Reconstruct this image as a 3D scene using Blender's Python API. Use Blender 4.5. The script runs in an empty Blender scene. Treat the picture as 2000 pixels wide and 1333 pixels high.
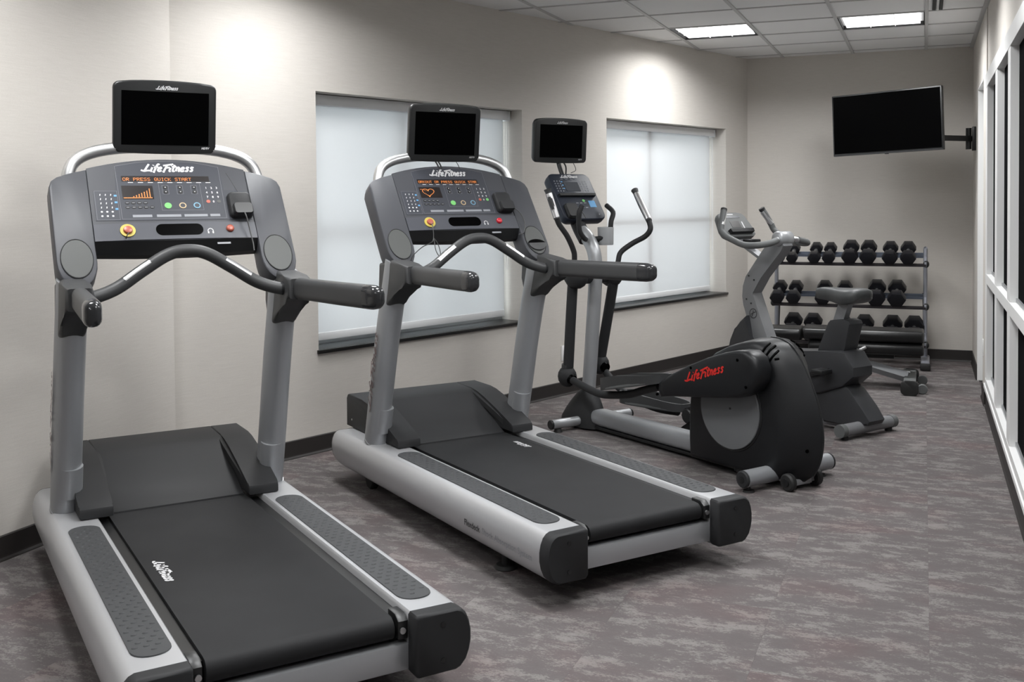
import bpy, bmesh, math, random
from mathutils import Vector, Matrix, Euler

# ------------------------------------------------------------------ camera, world, exposure
S = bpy.context.scene
COL = S.collection
PI = math.pi
R = math.radians

cam_d = bpy.data.cameras.new('camera'); cam = bpy.data.objects.new('camera', cam_d); COL.objects.link(cam)
F_PX, PP_Y, YAW, PITCH, ROLL = 2044.826, 442.585, 0.374659, 0.0252216, -0.0075666
CAM_H = 1.41
def cam_rot():
    cy, sy = math.cos(YAW), math.sin(YAW)
    Rz = Matrix(((cy, sy, 0), (-sy, cy, 0), (0, 0, 1)))
    M = Matrix(((1, 0, 0), (0, 0, -1), (0, 1, 0)))
    cp, sp = math.cos(PITCH), math.sin(PITCH)
    Rx = Matrix(((1, 0, 0), (0, cp, -sp), (0, sp, cp)))
    cr, sr = math.cos(ROLL), math.sin(ROLL)
    Rr = Matrix(((cr, -sr, 0), (sr, cr, 0), (0, 0, 1)))
    return Rr @ Rx @ M @ Rz
_r = cam_rot()
right, down, fwd = _r[0], _r[1], _r[2]
mw = Matrix((right, -down, -fwd)).transposed().to_4x4()
mw.translation = (0, 0, CAM_H)
cam.matrix_world = mw
cam_d.sensor_width = 36.0
cam_d.lens = F_PX * 36.0 / 2000.0
cam_d.shift_y = -(666.5 - PP_Y) / 2000.0
cam_d.clip_start = 0.05
S.camera = cam

S.view_settings.view_transform = 'Standard'
S.view_settings.look = 'None'
S.view_settings.gamma = 1.0
S.view_settings.use_curve_mapping = False
S.view_settings.exposure = 0.09

LAMP_W = 22.0          # watts of each ceiling troffer
SKY = 3.7              # overcast daylight behind the blinds
wd = bpy.data.worlds.new('overcast_sky'); S.world = wd; wd.use_nodes = True
wd.node_tree.nodes['Background'].inputs[0].default_value = (0.94, 0.97, 1.0, 1)
wd.node_tree.nodes['Background'].inputs[1].default_value = SKY

# ------------------------------------------------------------------ materials
def nt(name):
    m = bpy.data.materials.new(name); m.use_nodes = True
    return m, m.node_tree, m.node_tree.nodes['Principled BSDF']
def pm(name, col, rough=0.5, metal=0.0, spec=0.5, noise=0.0, nscale=60, bump=0.0, bscale=400, emit=None, es=0, coat=0):
    m, t, b = nt(name)
    c4 = (*col, 1)
    b.inputs['Base Color'].default_value = c4
    b.inputs['Roughness'].default_value = rough
    b.inputs['Metallic'].default_value = metal
    b.inputs['Specular IOR Level'].default_value = spec
    if coat: b.inputs['Coat Weight'].default_value = coat
    if emit:
        b.inputs['Emission Color'].default_value = (*emit, 1); b.inputs['Emission Strength'].default_value = es
    if noise or bump:
        tc = t.nodes.new('ShaderNodeTexCoord')
    if noise:
        n = t.nodes.new('ShaderNodeTexNoise'); n.inputs['Scale'].default_value = nscale; n.inputs['Detail'].default_value = 5
        t.links.new(tc.outputs['Object'], n.inputs['Vector'])
        mx = t.nodes.new('ShaderNodeMix'); mx.data_type = 'RGBA'
        mx.inputs['A'].default_value = (*[c * (1 - noise) for c in col], 1); mx.inputs['B'].default_value = (*[min(1, c * (1 + noise)) for c in col], 1)
        t.links.new(n.outputs['Fac'], mx.inputs['Factor']); t.links.new(mx.outputs['Result'], b.inputs['Base Color'])
    if bump:
        n2 = t.nodes.new('ShaderNodeTexNoise'); n2.inputs['Scale'].default_value = bscale; n2.inputs['Detail'].default_value = 3
        t.links.new(tc.outputs['Object'], n2.inputs['Vector'])
        bp = t.nodes.new('ShaderNodeBump'); bp.inputs['Strength'].default_value = bump; bp.inputs['Distance'].default_value = 0.002
        t.links.new(n2.outputs['Fac'], bp.inputs['Height']); t.links.new(bp.outputs['Normal'], b.inputs['Normal'])
    return m

def mat_wall():
    m, t, b = nt('woven_wallcovering')
    tc = t.nodes.new('ShaderNodeTexCoord')
    mp = t.nodes.new('ShaderNodeMapping'); mp.inputs['Scale'].default_value = (10, 10, 260)
    t.links.new(tc.outputs['Object'], mp.inputs['Vector'])
    n = t.nodes.new('ShaderNodeTexNoise'); n.inputs['Scale'].default_value = 1.0; n.inputs['Detail'].default_value = 4
    t.links.new(mp.outputs['Vector'], n.inputs['Vector'])
    n2 = t.nodes.new('ShaderNodeTexNoise'); n2.inputs['Scale'].default_value = 330; n2.inputs['Detail'].default_value = 2
    t.links.new(tc.outputs['Object'], n2.inputs['Vector'])
    ad = t.nodes.new('ShaderNodeMath'); ad.operation = 'ADD'
    t.links.new(n.outputs['Fac'], ad.inputs[0]); t.links.new(n2.outputs['Fac'], ad.inputs[1])
    hf = t.nodes.new('ShaderNodeMath'); hf.operation = 'MULTIPLY'; hf.inputs[1].default_value = 0.5
    t.links.new(ad.outputs[0], hf.inputs[0])
    cr = t.nodes.new('ShaderNodeValToRGB')
    cr.color_ramp.elements[0].position = 0.3; cr.color_ramp.elements[0].color = (0.550, 0.520, 0.482, 1)
    cr.color_ramp.elements[1].position = 0.7; cr.color_ramp.elements[1].color = (0.628, 0.597, 0.557, 1)
    t.links.new(hf.outputs[0], cr.inputs['Fac']); t.links.new(cr.outputs['Color'], b.inputs['Base Color'])
    b.inputs['Roughness'].default_value = 0.85
    b.inputs['Specular IOR Level'].default_value = 0.2
    bp = t.nodes.new('ShaderNodeBump'); bp.inputs['Strength'].default_value = 0.12; bp.inputs['Distance'].default_value = 0.002
    t.links.new(hf.outputs[0], bp.inputs['Height']); t.links.new(bp.outputs['Normal'], b.inputs['Normal'])
    return m

def mat_carpet():
    m, t, b = nt('carpet_tile_pile')
    tc = t.nodes.new('ShaderNodeTexCoord'); oi = t.nodes.new('ShaderNodeObjectInfo')
    geo = t.nodes.new('ShaderNodeNewGeometry')
    off = t.nodes.new('ShaderNodeVectorMath'); off.operation = 'SCALE'; off.inputs['Scale'].default_value = 37.0
    cx = t.nodes.new('ShaderNodeCombineXYZ')
    t.links.new(oi.outputs['Random'], cx.inputs['X']); t.links.new(oi.outputs['Random'], cx.inputs['Y'])
    t.links.new(cx.outputs[0], off.inputs[0])
    add = t.nodes.new('ShaderNodeVectorMath'); add.operation = 'ADD'
    t.links.new(geo.outputs['Position'], add.inputs[0]); t.links.new(off.outputs[0], add.inputs[1])
    def noise(scale, det, rough=0.6, src=add):
        mp = t.nodes.new('ShaderNodeMapping'); mp.inputs['Scale'].default_value = scale
        t.links.new(src.outputs[0], mp.inputs['Vector'])
        n = t.nodes.new('ShaderNodeTexNoise'); n.inputs['Scale'].default_value = 1; n.inputs['Detail'].default_value = det; n.inputs['Roughness'].default_value = rough
        t.links.new(mp.outputs['Vector'], n.inputs['Vector']); return n
    big = noise((5.6, 11.0, 1), 9, 0.80)
    fine = noise((110, 260, 1), 2, 0.6)
    red = noise((2.0, 3.0, 1), 3, 0.5)
    a1 = t.nodes.new('ShaderNodeMath'); a1.operation = 'MULTIPLY_ADD'; a1.inputs[1].default_value = 0.26
    t.links.new(fine.outputs['Fac'], a1.inputs[0]); t.links.new(big.outputs['Fac'], a1.inputs[2])
    cr = t.nodes.new('ShaderNodeValToRGB')
    e = cr.color_ramp.elements
    e[0].position = 0.50; e[0].color = (0.112, 0.101, 0.101, 1)
    e[1].position = 0.80; e[1].color = (0.212, 0.199, 0.194, 1)
    k = e.new(0.645); k.color = (0.124, 0.112, 0.112, 1)
    k = e.new(0.675); k.color = (0.182, 0.169, 0.165, 1)
    t.links.new(a1.outputs[0], cr.inputs['Fac'])
    mx = t.nodes.new('ShaderNodeMix'); mx.data_type = 'RGBA'; mx.blend_type = 'MULTIPLY'
    rr = t.nodes.new('ShaderNodeMapRange'); rr.inputs['From Min'].default_value = 0.5; rr.inputs['From Max'].default_value = 0.68
    t.links.new(red.outputs['Fac'], rr.inputs['Value']); t.links.new(rr.outputs['Result'], mx.inputs['Factor'])
    t.links.new(cr.outputs['Color'], mx.inputs['A']); mx.inputs['B'].default_value = (1.0, 0.90, 0.90, 1)
    t.links.new(mx.outputs['Result'], b.inputs['Base Color'])
    b.inputs['Roughness'].default_value = 0.95; b.inputs['Specular IOR Level'].default_value = 0.1
    bp = t.nodes.new('ShaderNodeBump'); bp.inputs['Strength'].default_value = 0.5; bp.inputs['Distance'].default_value = 0.004
    t.links.new(fine.outputs['Fac'], bp.inputs['Height']); t.links.new(bp.outputs['Normal'], b.inputs['Normal'])
    return m

def mat_blind():
    m, t, b = nt('blind_fabric')
    out = t.nodes['Material Output']
    tr = t.nodes.new('ShaderNodeBsdfTranslucent'); tr.inputs['Color'].default_value = (0.84, 0.85, 0.86, 1)
    df = t.nodes.new('ShaderNodeBsdfDiffuse'); df.inputs['Color'].default_value = (0.78, 0.785, 0.79, 1)
    mx = t.nodes.new('ShaderNodeMixShader'); mx.inputs[0].default_value = 0.36
    t.links.new(df.outputs[0], mx.inputs[1]); t.links.new(tr.outputs[0], mx.inputs[2]); t.links.new(mx.outputs[0], out.inputs['Surface'])
    return m
def mat_clear_glass():
    m, t, b = nt('window_glass')
    out = t.nodes['Material Output']
    tr = t.nodes.new('ShaderNodeBsdfTransparent'); tr.inputs['Color'].default_value = (0.93, 0.96, 0.96, 1)
    gl = t.nodes.new('ShaderNodeBsdfGlossy'); gl.inputs['Roughness'].default_value = 0.02
    mx = t.nodes.new('ShaderNodeMixShader'); mx.inputs[0].default_value = 0.08
    t.links.new(tr.outputs[0], mx.inputs[1]); t.links.new(gl.outputs[0], mx.inputs[2]); t.links.new(mx.outputs[0], out.inputs['Surface'])
    return m

M = {}
M['wall'] = mat_wall()
M['carpet'] = mat_carpet()
M['subfloor'] = pm('subfloor', (0.06, 0.052, 0.052), 0.95)
M['ceil'] = pm('ceiling_tile_board', (0.80, 0.80, 0.80), 0.9, spec=0.2, noise=0.03, nscale=220, bump=0.15, bscale=500)
M['tbar'] = pm('ceiling_grid_enamel', (0.50, 0.50, 0.50), 0.6)
M['base'] = pm('rubber_baseboard', (0.020, 0.017, 0.016), 0.55)
M['white'] = pm('white_enamel', (0.74, 0.74, 0.735), 0.5)
M['white2'] = pm('white_plastic', (0.78, 0.78, 0.77), 0.4)
M['darkglass'] = pm('dark_glass', (0.012, 0.0125, 0.013), 0.25, spec=0.0)
M['corridor'] = pm('corridor_dark', (0.02, 0.02, 0.021), 0.8)
M['sill'] = pm('dark_stone_sill', (0.014, 0.0135, 0.0135), 0.28, spec=0.35, noise=0.3, nscale=150)
M['alu'] = pm('aluminium_frame', (0.42, 0.43, 0.44), 0.35, metal=0.7)
M['blind'] = mat_blind()
M['hem'] = pm('blind_hem', (0.78, 0.79, 0.80), 0.5)
M['glass'] = mat_clear_glass()
M['silver'] = pm('silver_paint', (0.40, 0.41, 0.425), 0.36, metal=0.45, spec=0.5)
M['silver2'] = pm('silver_grey_paint', (0.33, 0.34, 0.355), 0.40, metal=0.35)
M['railsil'] = pm('rail_silver_paint', (0.50, 0.505, 0.52), 0.34, metal=0.4)
M['steel'] = pm('brushed_steel', (0.62, 0.625, 0.63), 0.38, metal=1.0)
M['chrome'] = pm('chrome', (0.80, 0.80, 0.81), 0.30, metal=1.0)
M['char'] = pm('charcoal_plastic', (0.047, 0.048, 0.0495), 0.45, spec=0.35, bump=0.08, bscale=900)
M['dark'] = pm('dark_plastic', (0.028, 0.0285, 0.030), 0.52, spec=0.2, bump=0.08, bscale=900)
M['black'] = pm('black_plastic', (0.011, 0.0115, 0.012), 0.38)
M['gloss'] = pm('glossy_black_cap', (0.030, 0.031, 0.033), 0.13)
M['belt'] = pm('rubber_belt', (0.021, 0.0213, 0.0225), 0.62, spec=0.15, noise=0.18, nscale=9, bump=0.1, bscale=1500)
M['rubber'] = pm('black_rubber', (0.013, 0.013, 0.013), 0.6)
M['pad'] = pm('foot_pad_rubber', (0.052, 0.054, 0.057), 0.6, spec=0.3)
M['cons'] = pm('console_plastic', (0.058, 0.060, 0.068), 0.46, spec=0.3, bump=0.05, bscale=900)
M['cons2'] = pm('console_overlay', (0.048, 0.051, 0.062), 0.45, spec=0.3)
M['lip'] = pm('console_lip', (0.066, 0.069, 0.082), 0.42, spec=0.35)
M['line'] = pm('overlay_outline', (0.16, 0.165, 0.18), 0.5)
M['cup'] = pm('cup_holder_plastic', (0.085, 0.088, 0.086), 0.5, spec=0.3)
M['cupgrey'] = pm('pale_grey_cup', (0.40, 0.41, 0.42), 0.5)
M['screen'] = pm('black_screen', (0.0008, 0.0008, 0.0009), 0.3, spec=0.03)
M['led_bg'] = pm('led_window', (0.012, 0.009, 0.009), 0.3)
M['led'] = pm('led_dots', (0.5, 0.15, 0.03), 0.5, emit=(1.0, 0.36, 0.10), es=0.75)
M['print'] = pm('white_print', (0.62, 0.62, 0.63), 0.5)
M['print2'] = pm('grey_print', (0.25, 0.26, 0.28), 0.5)
M['redlogo'] = pm('red_print', (0.62, 0.022, 0.016), 0.45, emit=(0.7, 0.02, 0.01), es=0.0)
M['brown'] = pm('dark_red_print', (0.15, 0.10, 0.10), 0.5)
M['darkprint'] = pm('dark_print', (0.035, 0.036, 0.038), 0.5)
M['yellow'] = pm('yellow_ring', (0.52, 0.42, 0.08), 0.45)
M['red'] = pm('red_button', (0.40, 0.10, 0.065), 0.35)
M['red2'] = pm('crimson_button', (0.5, 0.015, 0.03), 0.3)
M['green'] = pm('green_button', (0.17, 0.50, 0.15), 0.4)
M['tan'] = pm('tan_button', (0.50, 0.38, 0.22), 0.4)
M['bluebtn'] = pm('blue_button', (0.16, 0.34, 0.47), 0.4)
M['bluetxt'] = pm('blue_print', (0.10, 0.30, 0.55), 0.5)
M['lcd'] = pm('grey_lcd', (0.055, 0.06, 0.07), 0.25)
M['ellcons'] = pm('navy_console', (0.018, 0.023, 0.036), 0.42, spec=0.35)
M['disc'] = pm('grey_disc', (0.13, 0.135, 0.14), 0.45)
M['ell'] = pm('satin_black_shroud', (0.0085, 0.009, 0.0103), 0.40, spec=0.35, bump=0.06, bscale=900)
M['bikegrey'] = pm('bike_grey_plastic', (0.036, 0.037, 0.040), 0.5, spec=0.3, bump=0.06, bscale=900)
M['bikesil'] = pm('bike_silver_paint', (0.22, 0.223, 0.232), 0.45, metal=0.25)
M['grip'] = pm('grey_foam_grip', (0.115, 0.12, 0.12), 0.6)
M['seat'] = pm('grey_vinyl', (0.062, 0.065, 0.066), 0.42, spec=0.35)
M['vinyl'] = pm('black_vinyl', (0.008, 0.008, 0.0085), 0.34, spec=0.4)
M['hex'] = pm('black_hex_rubber', (0.0065, 0.0066, 0.009), 0.40, spec=0.35, bump=0.06, bscale=700)
M['bluerail'] = pm('slate_blue_rail', (0.12, 0.14, 0.18), 0.4, metal=0.3)
M['rackrail'] = pm('black_rack_rail', (0.03, 0.027, 0.03), 0.35)
M['rackpost'] = pm('rack_post_paint', (0.30, 0.31, 0.35), 0.35, metal=0.4)
M['lamp'] = pm('lamp_diffuser', (0.9, 0.9, 0.9), 0.5, emit=(1, 1, 1), es=1.6)
M['louver'] = pm('lamp_louver', (0.8, 0.8, 0.8), 0.3, emit=(1, 0.99, 0.97), es=0.62)
M['slot'] = pm('dark_slot', (0.02, 0.02, 0.02), 0.7)
M['cable'] = pm('black_cable', (0.012, 0.012, 0.012), 0.5)
M['cablegrey'] = pm('grey_cable', (0.06, 0.06, 0.06), 0.5)

# ------------------------------------------------------------------ mesh helpers
def mk(name, bm, mat, parent=None, smooth=35, loc=None, kind=None, label=None):
    me = bpy.data.meshes.new(name)
    bmesh.ops.recalc_face_normals(bm, faces=bm.faces[:])
    bm.to_mesh(me); bm.free()
    me.materials.append(M[mat] if isinstance(mat, str) else mat)
    if smooth:
        me.shade_smooth(); me.set_sharp_from_angle(angle=R(smooth))
    o = bpy.data.objects.new(name, me); COL.objects.link(o)
    if parent: o.parent = parent
    if loc: o.location = loc
    if kind: o['kind'] = kind
    if label: o['label'] = label
    return o
def thing(name, label, cat, loc=(0, 0, 0), rz=0, group=None):
    o = bpy.data.objects.new(name, None); COL.objects.link(o); o.empty_display_size = 0.1
    o.location = loc; o.rotation_euler = (0, 0, rz); o['label'] = label; o['category'] = cat
    if group: o['group'] = group
    return o
def tag(o, label, cat, group=None):
    o['label'] = label; o['category'] = cat
    if group: o['group'] = group
    return o
def B(): return bmesh.new()
def bev(bm, edges, w, seg=2):
    if w > 0 and edges: bmesh.ops.bevel(bm, geom=edges, offset=w, segments=seg, profile=0.5, affect='EDGES', clamp_overlap=True)
def box(bm, lo, hi, b=0, seg=2, mat=None):
    vs = [bm.verts.new((x, y, z)) for x in (lo[0], hi[0]) for y in (lo[1], hi[1]) for z in (lo[2], hi[2])]
    f = []
    for q in ((0, 1, 3, 2), (4, 6, 7, 5), (0, 4, 5, 1), (2, 3, 7, 6), (0, 2, 6, 4), (1, 5, 7, 3)):
        f.append(bm.faces.new([vs[i] for i in q]))
    if b: bev(bm, list({e for x in f for e in x.edges}), b, seg)
    if mat is not None:
        bmesh.ops.transform(bm, matrix=mat, verts=[v for v in bm.verts if v.is_valid and v.index == -1] or vs)
    return bm
def cbox(c, s, b=0, seg=2):
    bm = B(); box(bm, [c[i] - s[i] / 2 for i in range(3)], [c[i] + s[i] / 2 for i in range(3)], b, seg); return bm
def prism(pts, a, b, axis='x', bv=0, seg=2, bm=None):
    """polygon in the plane across axis, extruded from a to b. axis x: pts=(y,z); y: (x,z); z: (x,y)"""
    bm = bm or B()
    def P(p, t):
        return (t, p[0], p[1]) if axis == 'x' else ((p[0], t, p[1]) if axis == 'y' else (p[0], p[1], t))
    v0 = [bm.verts.new(P(p, a)) for p in pts]; v1 = [bm.verts.new(P(p, b)) for p in pts]
    n = len(pts); fs = [bm.faces.new(v0), bm.faces.new(v1[::-1])]
    caps = [e for f in fs for e in f.edges]
    for i in range(n): fs.append(bm.faces.new((v0[i], v0[(i + 1) % n], v1[(i + 1) % n], v1[i])))
    if bv: bev(bm, caps, bv, seg)
    return bm
def loft(rings, cap=True, bm=None, closed=True):
    bm = bm or B()
    rv = [[bm.verts.new(p) for p in r] for r in rings]
    n = len(rings[0])
    for a, b in zip(rv[:-1], rv[1:]):
        for i in range(n if closed else n - 1): bm.faces.new((a[i], a[(i + 1) % n], b[(i + 1) % n], b[i]))
    if cap and closed: bm.faces.new(rv[0][::-1]); bm.faces.new(rv[-1])
    return bm
def smooth_path(pts, n=6):
    pts = [Vector(p) for p in pts]
    if len(pts) < 3: return pts
    out = []
    for i in range(len(pts) - 1):
        p0 = pts[max(i - 1, 0)]; p1 = pts[i]; p2 = pts[i + 1]; p3 = pts[min(i + 2, len(pts) - 1)]
        if i == 0: p0 = p1 * 2 - p2
        if i == len(pts) - 2: p3 = p2 * 2 - p1
        for k in range(n):
            t = k / n
            out.append(0.5 * ((2 * p1) + (p2 - p0) * t + (2 * p0 - 5 * p1 + 4 * p2 - p3) * t * t + (3 * p1 - p0 - 3 * p2 + p3) * t ** 3))
    out.append(pts[-1]); return out
def tube(pts, r, seg=12, sm=6, ry=None, up=None, bm=None, cap=True, rnd=0.0):
    """swept tube; ry: second half-width (oval) along the 'up' side; rnd: rounded ends"""
    P = smooth_path(pts, sm) if sm else [Vector(p) for p in pts]
    bm = bm or B()
    n = len(P); rings = []
    prev = None
    for i in range(n):
        t = (P[min(i + 1, n - 1)] - P[max(i - 1, 0)]).normalized()
        if up is not None:
            u = Vector(up); u = (u - t * u.dot(t)).normalized()
        elif prev is None:
            u = Vector((0, 0, 1)) if abs(t.z) < 0.9 else Vector((1, 0, 0)); u = (u - t * u.dot(t)).normalized()
        else:
            u = (prev - t * prev.dot(t)).normalized()
        prev = u; w = t.cross(u)
        ri = r[min(int(i / (n - 1) * (len(r) - 1) + .5), len(r) - 1)] if isinstance(r, (list, tuple)) else r
        rr = ry if ry else ri
        rings.append((P[i], t, u, w, ri, rr))
    out = []
    def ring(c, u, w, a, b): return [c + w * (a * math.cos(2 * PI * k / seg)) + u * (b * math.sin(2 * PI * k / seg)) for k in range(seg)]
    if rnd:
        c, t, u, w, a, b = rings[0]
        for s in (0.35, 0.75): out.append(ring(c - t * rnd * (1 - s) , u, w, a * math.sin(s * PI / 2), b * math.sin(s * PI / 2)))
    for c, t, u, w, a, b in rings: out.append(ring(c, u, w, a, b))
    if rnd:
        c, t, u, w, a, b = rings[-1]
        for s in (0.75, 0.35): out.append(ring(c + t * rnd * (1 - s), u, w, a * math.sin(s * PI / 2), b * math.sin(s * PI / 2)))
    return loft(out, cap, bm)
def cyl(p, q, r, seg=16, bm=None, r2=None, bv=0):
    p, q = Vector(p), Vector(q); t = (q - p).normalized()
    u = Vector((0, 0, 1)) if abs(t.z) < 0.9 else Vector((1, 0, 0)); u = (u - t * u.dot(t)).normalized(); w = t.cross(u)
    r2 = r if r2 is None else r2
    def ring(c, a): return [c + (w * math.cos(2 * PI * k / seg) + u * math.sin(2 * PI * k / seg)) * a for k in range(seg)]
    if bv: rs = [ring(p, r - bv), ring(p + t * bv, r), ring(q - t * bv, r2), ring(q, r2 - bv)]
    else: rs = [ring(p, r), ring(q, r2)]
    return loft(rs, True, bm)
def ball(c, r, seg=14, bm=None, sc=(1, 1, 1)):
    bm = bm or B(); c = Vector(c)
    rings = []
    for i in range(1, 8):
        a = PI * i / 8
        rings.append([c + Vector((r * sc[0] * math.sin(a) * math.cos(2 * PI * k / seg), r * sc[1] * math.sin(a) * math.sin(2 * PI * k / seg), r * sc[2] * math.cos(a))) for k in range(seg)])
    return loft(rings, True, bm)
class Plane:
    """flat-print helper: origin o, axes u (right) and v (up)"""
    def __init__(s, o, u, v):
        s.o = Vector(o); s.u = Vector(u).normalized(); s.v = Vector(v).normalized(); s.n = s.u.cross(s.v)
    def p(s, a, b, h=0.0): return s.o + s.u * a + s.v * b + s.n * h
    def rect(s, bm, a0, b0, a1, b1, h=0.0006, th=0.0):
        if th: 
            lo = [s.p(a0, b0, h), s.p(a1, b0, h), s.p(a1, b1, h), s.p(a0, b1, h)]; hi = [q + s.n * th for q in lo]
            loft([lo, hi], True, bm)
        else: bm.faces.new([bm.verts.new(s.p(*q, h)) for q in ((a0, b0), (a1, b0), (a1, b1), (a0, b1))])
    def poly(s, bm, pts, h, th):
        loft([[s.p(a, b, h) for a, b in pts], [s.p(a, b, h + th) for a, b in pts]], True, bm)
    def frame(s, bm, a0, b0, a1, b1, w=0.0012, h=0.0006):
        s.rect(bm, a0, b0, a1, b0 + w, h); s.rect(bm, a0, b1 - w, a1, b1, h); s.rect(bm, a0, b0, a0 + w, b1, h); s.rect(bm, a1 - w, b0, a1, b1, h)
    def disc(s, bm, a, b, r, h=0.0006, th=0.0, seg=16, ra=None):
        ra = ra or r
        pts = [(a + ra * math.cos(2 * PI * k / seg), b + r * math.sin(2 * PI * k / seg)) for k in range(seg)]
        if th: s.poly(bm, pts, h, th)
        else: bm.faces.new([bm.verts.new(s.p(x, y, h)) for x, y in pts])
    def stroke(s, bm, pts, w, h=0.0008, n=5):
        P = smooth_path([(x, y, 0) for x, y in pts], n) if len(pts) > 2 else [Vector((x, y, 0)) for x, y in pts]
        L = []
        for i, q in enumerate(P):
            t = (P[min(i + 1, len(P) - 1)] - P[max(i - 1, 0)]).normalized(); nn = Vector((-t.y, t.x, 0)) * w / 2
            L.append((q + nn, q - nn))
        vs = [(bm.verts.new(s.p(a.x, a.y, h)), bm.verts.new(s.p(b.x, b.y, h))) for a, b in L]
        for (a, b), (c, d) in zip(vs[:-1], vs[1:]): bm.faces.new((a, b, d, c))
def rrect(a0, b0, a1, b1, r, n=5):
    out = []
    for cx, cy, st in ((a1 - r, b1 - r, 0), (a0 + r, b1 - r, 90), (a0 + r, b0 + r, 180), (a1 - r, b0 + r, 270)):
        for k in range(n + 1):
            a = R(st + 90 * k / n); out.append((cx + r * math.cos(a), cy + r * math.sin(a)))
    return out
LOGO = [  # brush lettering, one list of strokes
    (0.0, [[(.50, 1.0), (.36, .55), (.22, .04)], [(-.12, .16), (.2, .03), (.5, .10), (.82, .07)]]),
    (0.80, [[(.08, .56), (.0, .02), (.12, .06)], [(.13, .80), (.15, .88)]]),
    (1.08, [[(.42, .92), (.28, 1.0), (.16, .7), (.0, -.2)], [(-.05, .54), (.36, .60)]]),
    (1.42, [[(.03, .28), (.28, .40), (.24, .58), (.08, .45), (.02, .12), (.16, .0), (.36, .12)]]),
    (1.98, [[(.24, .92), (.12, .45), (-.02, -.16)], [(-.14, .80), (.28, .90), (.78, 1.02)], [(.10, .48), (.52, .56)]]),
    (2.50, [[(.06, .52), (.0, .02), (.12, .06)], [(.13, .74), (.15, .82)]]),
    (2.76, [[(.14, .92), (.03, .1), (.14, .02), (.22, .08)], [(-.08, .60), (.34, .68)]]),
    (3.10, [[(.04, .56), (.0, .02)], [(.02, .36), (.16, .58), (.27, .48), (.25, .04), (.34, .06)]]),
    (3.52, [[(.03, .28), (.28, .40), (.24, .58), (.08, .45), (.02, .12), (.16, .0), (.36, .12)]]),
    (3.96, [[(.34, .52), (.16, .60), (.10, .44), (.24, .26), (.18, .04), (.0, .06)]]),
    (4.38, [[(.34, .52), (.16, .60), (.10, .44), (.24, .26), (.18, .04), (.0, .06)]]),
]
def logo(pl, a, b, width, height=None, w=0.13, h=0.0008, slant=0.22, rise=0.0):
    """lettering 'Life Fitness' with lower-left corner at (a, b) on plane pl"""
    bm = B(); k = width / 5.0; hk = (height or k)
    for x0, sts in LOGO:
        for st in sts:
            pts = [(a + (x0 + x + slant * y + .15) * k, b + y * hk + rise * (x0 + x) * k) for x, y in st]
            pl.stroke(bm, pts, w * k * 1.25, h, 4)
    return bm
def text(pl, s, a, b, size, mat, parent, name='lettering', h=0.0007, bold=0.0, shear=0.0, align='LEFT', squeeze=1.0):
    c = bpy.data.curves.new('tmp', 'FONT'); c.body = s; c.size = size; c.offset = bold; c.shear = shear; c.align_x = align; c.resolution_u = 2
    o = bpy.data.objects.new('tmp', c); me = bpy.data.meshes.new_from_object(o)
    for v in me.vertices: v.co = pl.p(a + v.co.x * squeeze, b + v.co.y, h)
    me.name = name; me.materials.clear(); me.materials.append(M[mat])
    bpy.data.objects.remove(o); bpy.data.curves.remove(c)
    q = bpy.data.objects.new(name, me); COL.objects.link(q); q.parent = parent
    return q
FONT = {'A': '01110 10001 10001 11111 10001 10001 10001', 'C': '01110 10001 10000 10000 10000 10001 01110', 'E': '11111 10000 10000 11110 10000 10000 11111',
        'I': '01110 00100 00100 00100 00100 00100 01110', 'K': '10001 10010 10100 11000 10100 10010 10001', 'O': '01110 10001 10001 10001 10001 10001 01110',
        'P': '11110 10001 10001 11110 10000 10000 10000', 'Q': '01110 10001 10001 10001 10101 10010 01101', 'R': '11110 10001 10001 11110 10100 10010 10001',
        'S': '01111 10000 10000 01110 00001 00001 11110', 'T': '11111 00100 00100 00100 00100 00100 00100', 'U': '10001 10001 10001 10001 10001 10001 01110',
        ' ': '00000 00000 00000 00000 00000 00000 00000'}
def dots(pl, s, a, b, px, h=0.0012):
    bm = B(); x = a
    for ch in s:
        for r_, row in enumerate(FONT[ch].split()):
            for c_, v in enumerate(row):
                if v == '1': pl.rect(bm, x + c_ * px, b + (6 - r_) * px, x + (c_ + .82) * px, b + (6.82 - r_) * px, h)
        x += px * 6
    return bm

# ------------------------------------------------------------------ room
TH = R(19.65)
WN = Vector((math.cos(TH), -math.sin(TH), 0)); WU = Vector((math.sin(TH), math.cos(TH), 0)); WP = Vector((-3.243, 4.80, 0))
def wl(s, d, z): return WP + WU * s - WN * d + Vector((0, 0, z))     # main left wall: s along, d into the wall
CEIL, BACK, RX, LX, FRONT = 2.672, 9.69, 0.395, -3.387, -2.6
WZ0, WZ1 = 0.575, 2.026
WINS = [(0.262, 2.03), (3.012, 4.80)]
S0, S1 = -0.70, 5.30
def wbox(bm, s0, s1, d0, d1, z0, z1, bv=0):
    rr = [[wl(s, d, z) for s, d in ((s0, d0), (s1, d0), (s1, d1), (s0, d1))] for z in (z0, z1)]
    n0 = len(bm.faces)
    loft(rr, True, bm); bm.faces.ensure_lookup_table()
    if bv: bev(bm, list({e for f in bm.faces[n0:] for e in f.edges}), bv)
    return bm
def struct(name, bm, mat, parent=None, smooth=0):
    o = mk(name, bm, mat, parent, smooth)
    if parent is None: o['kind'] = 'structure'
    return o

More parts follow.
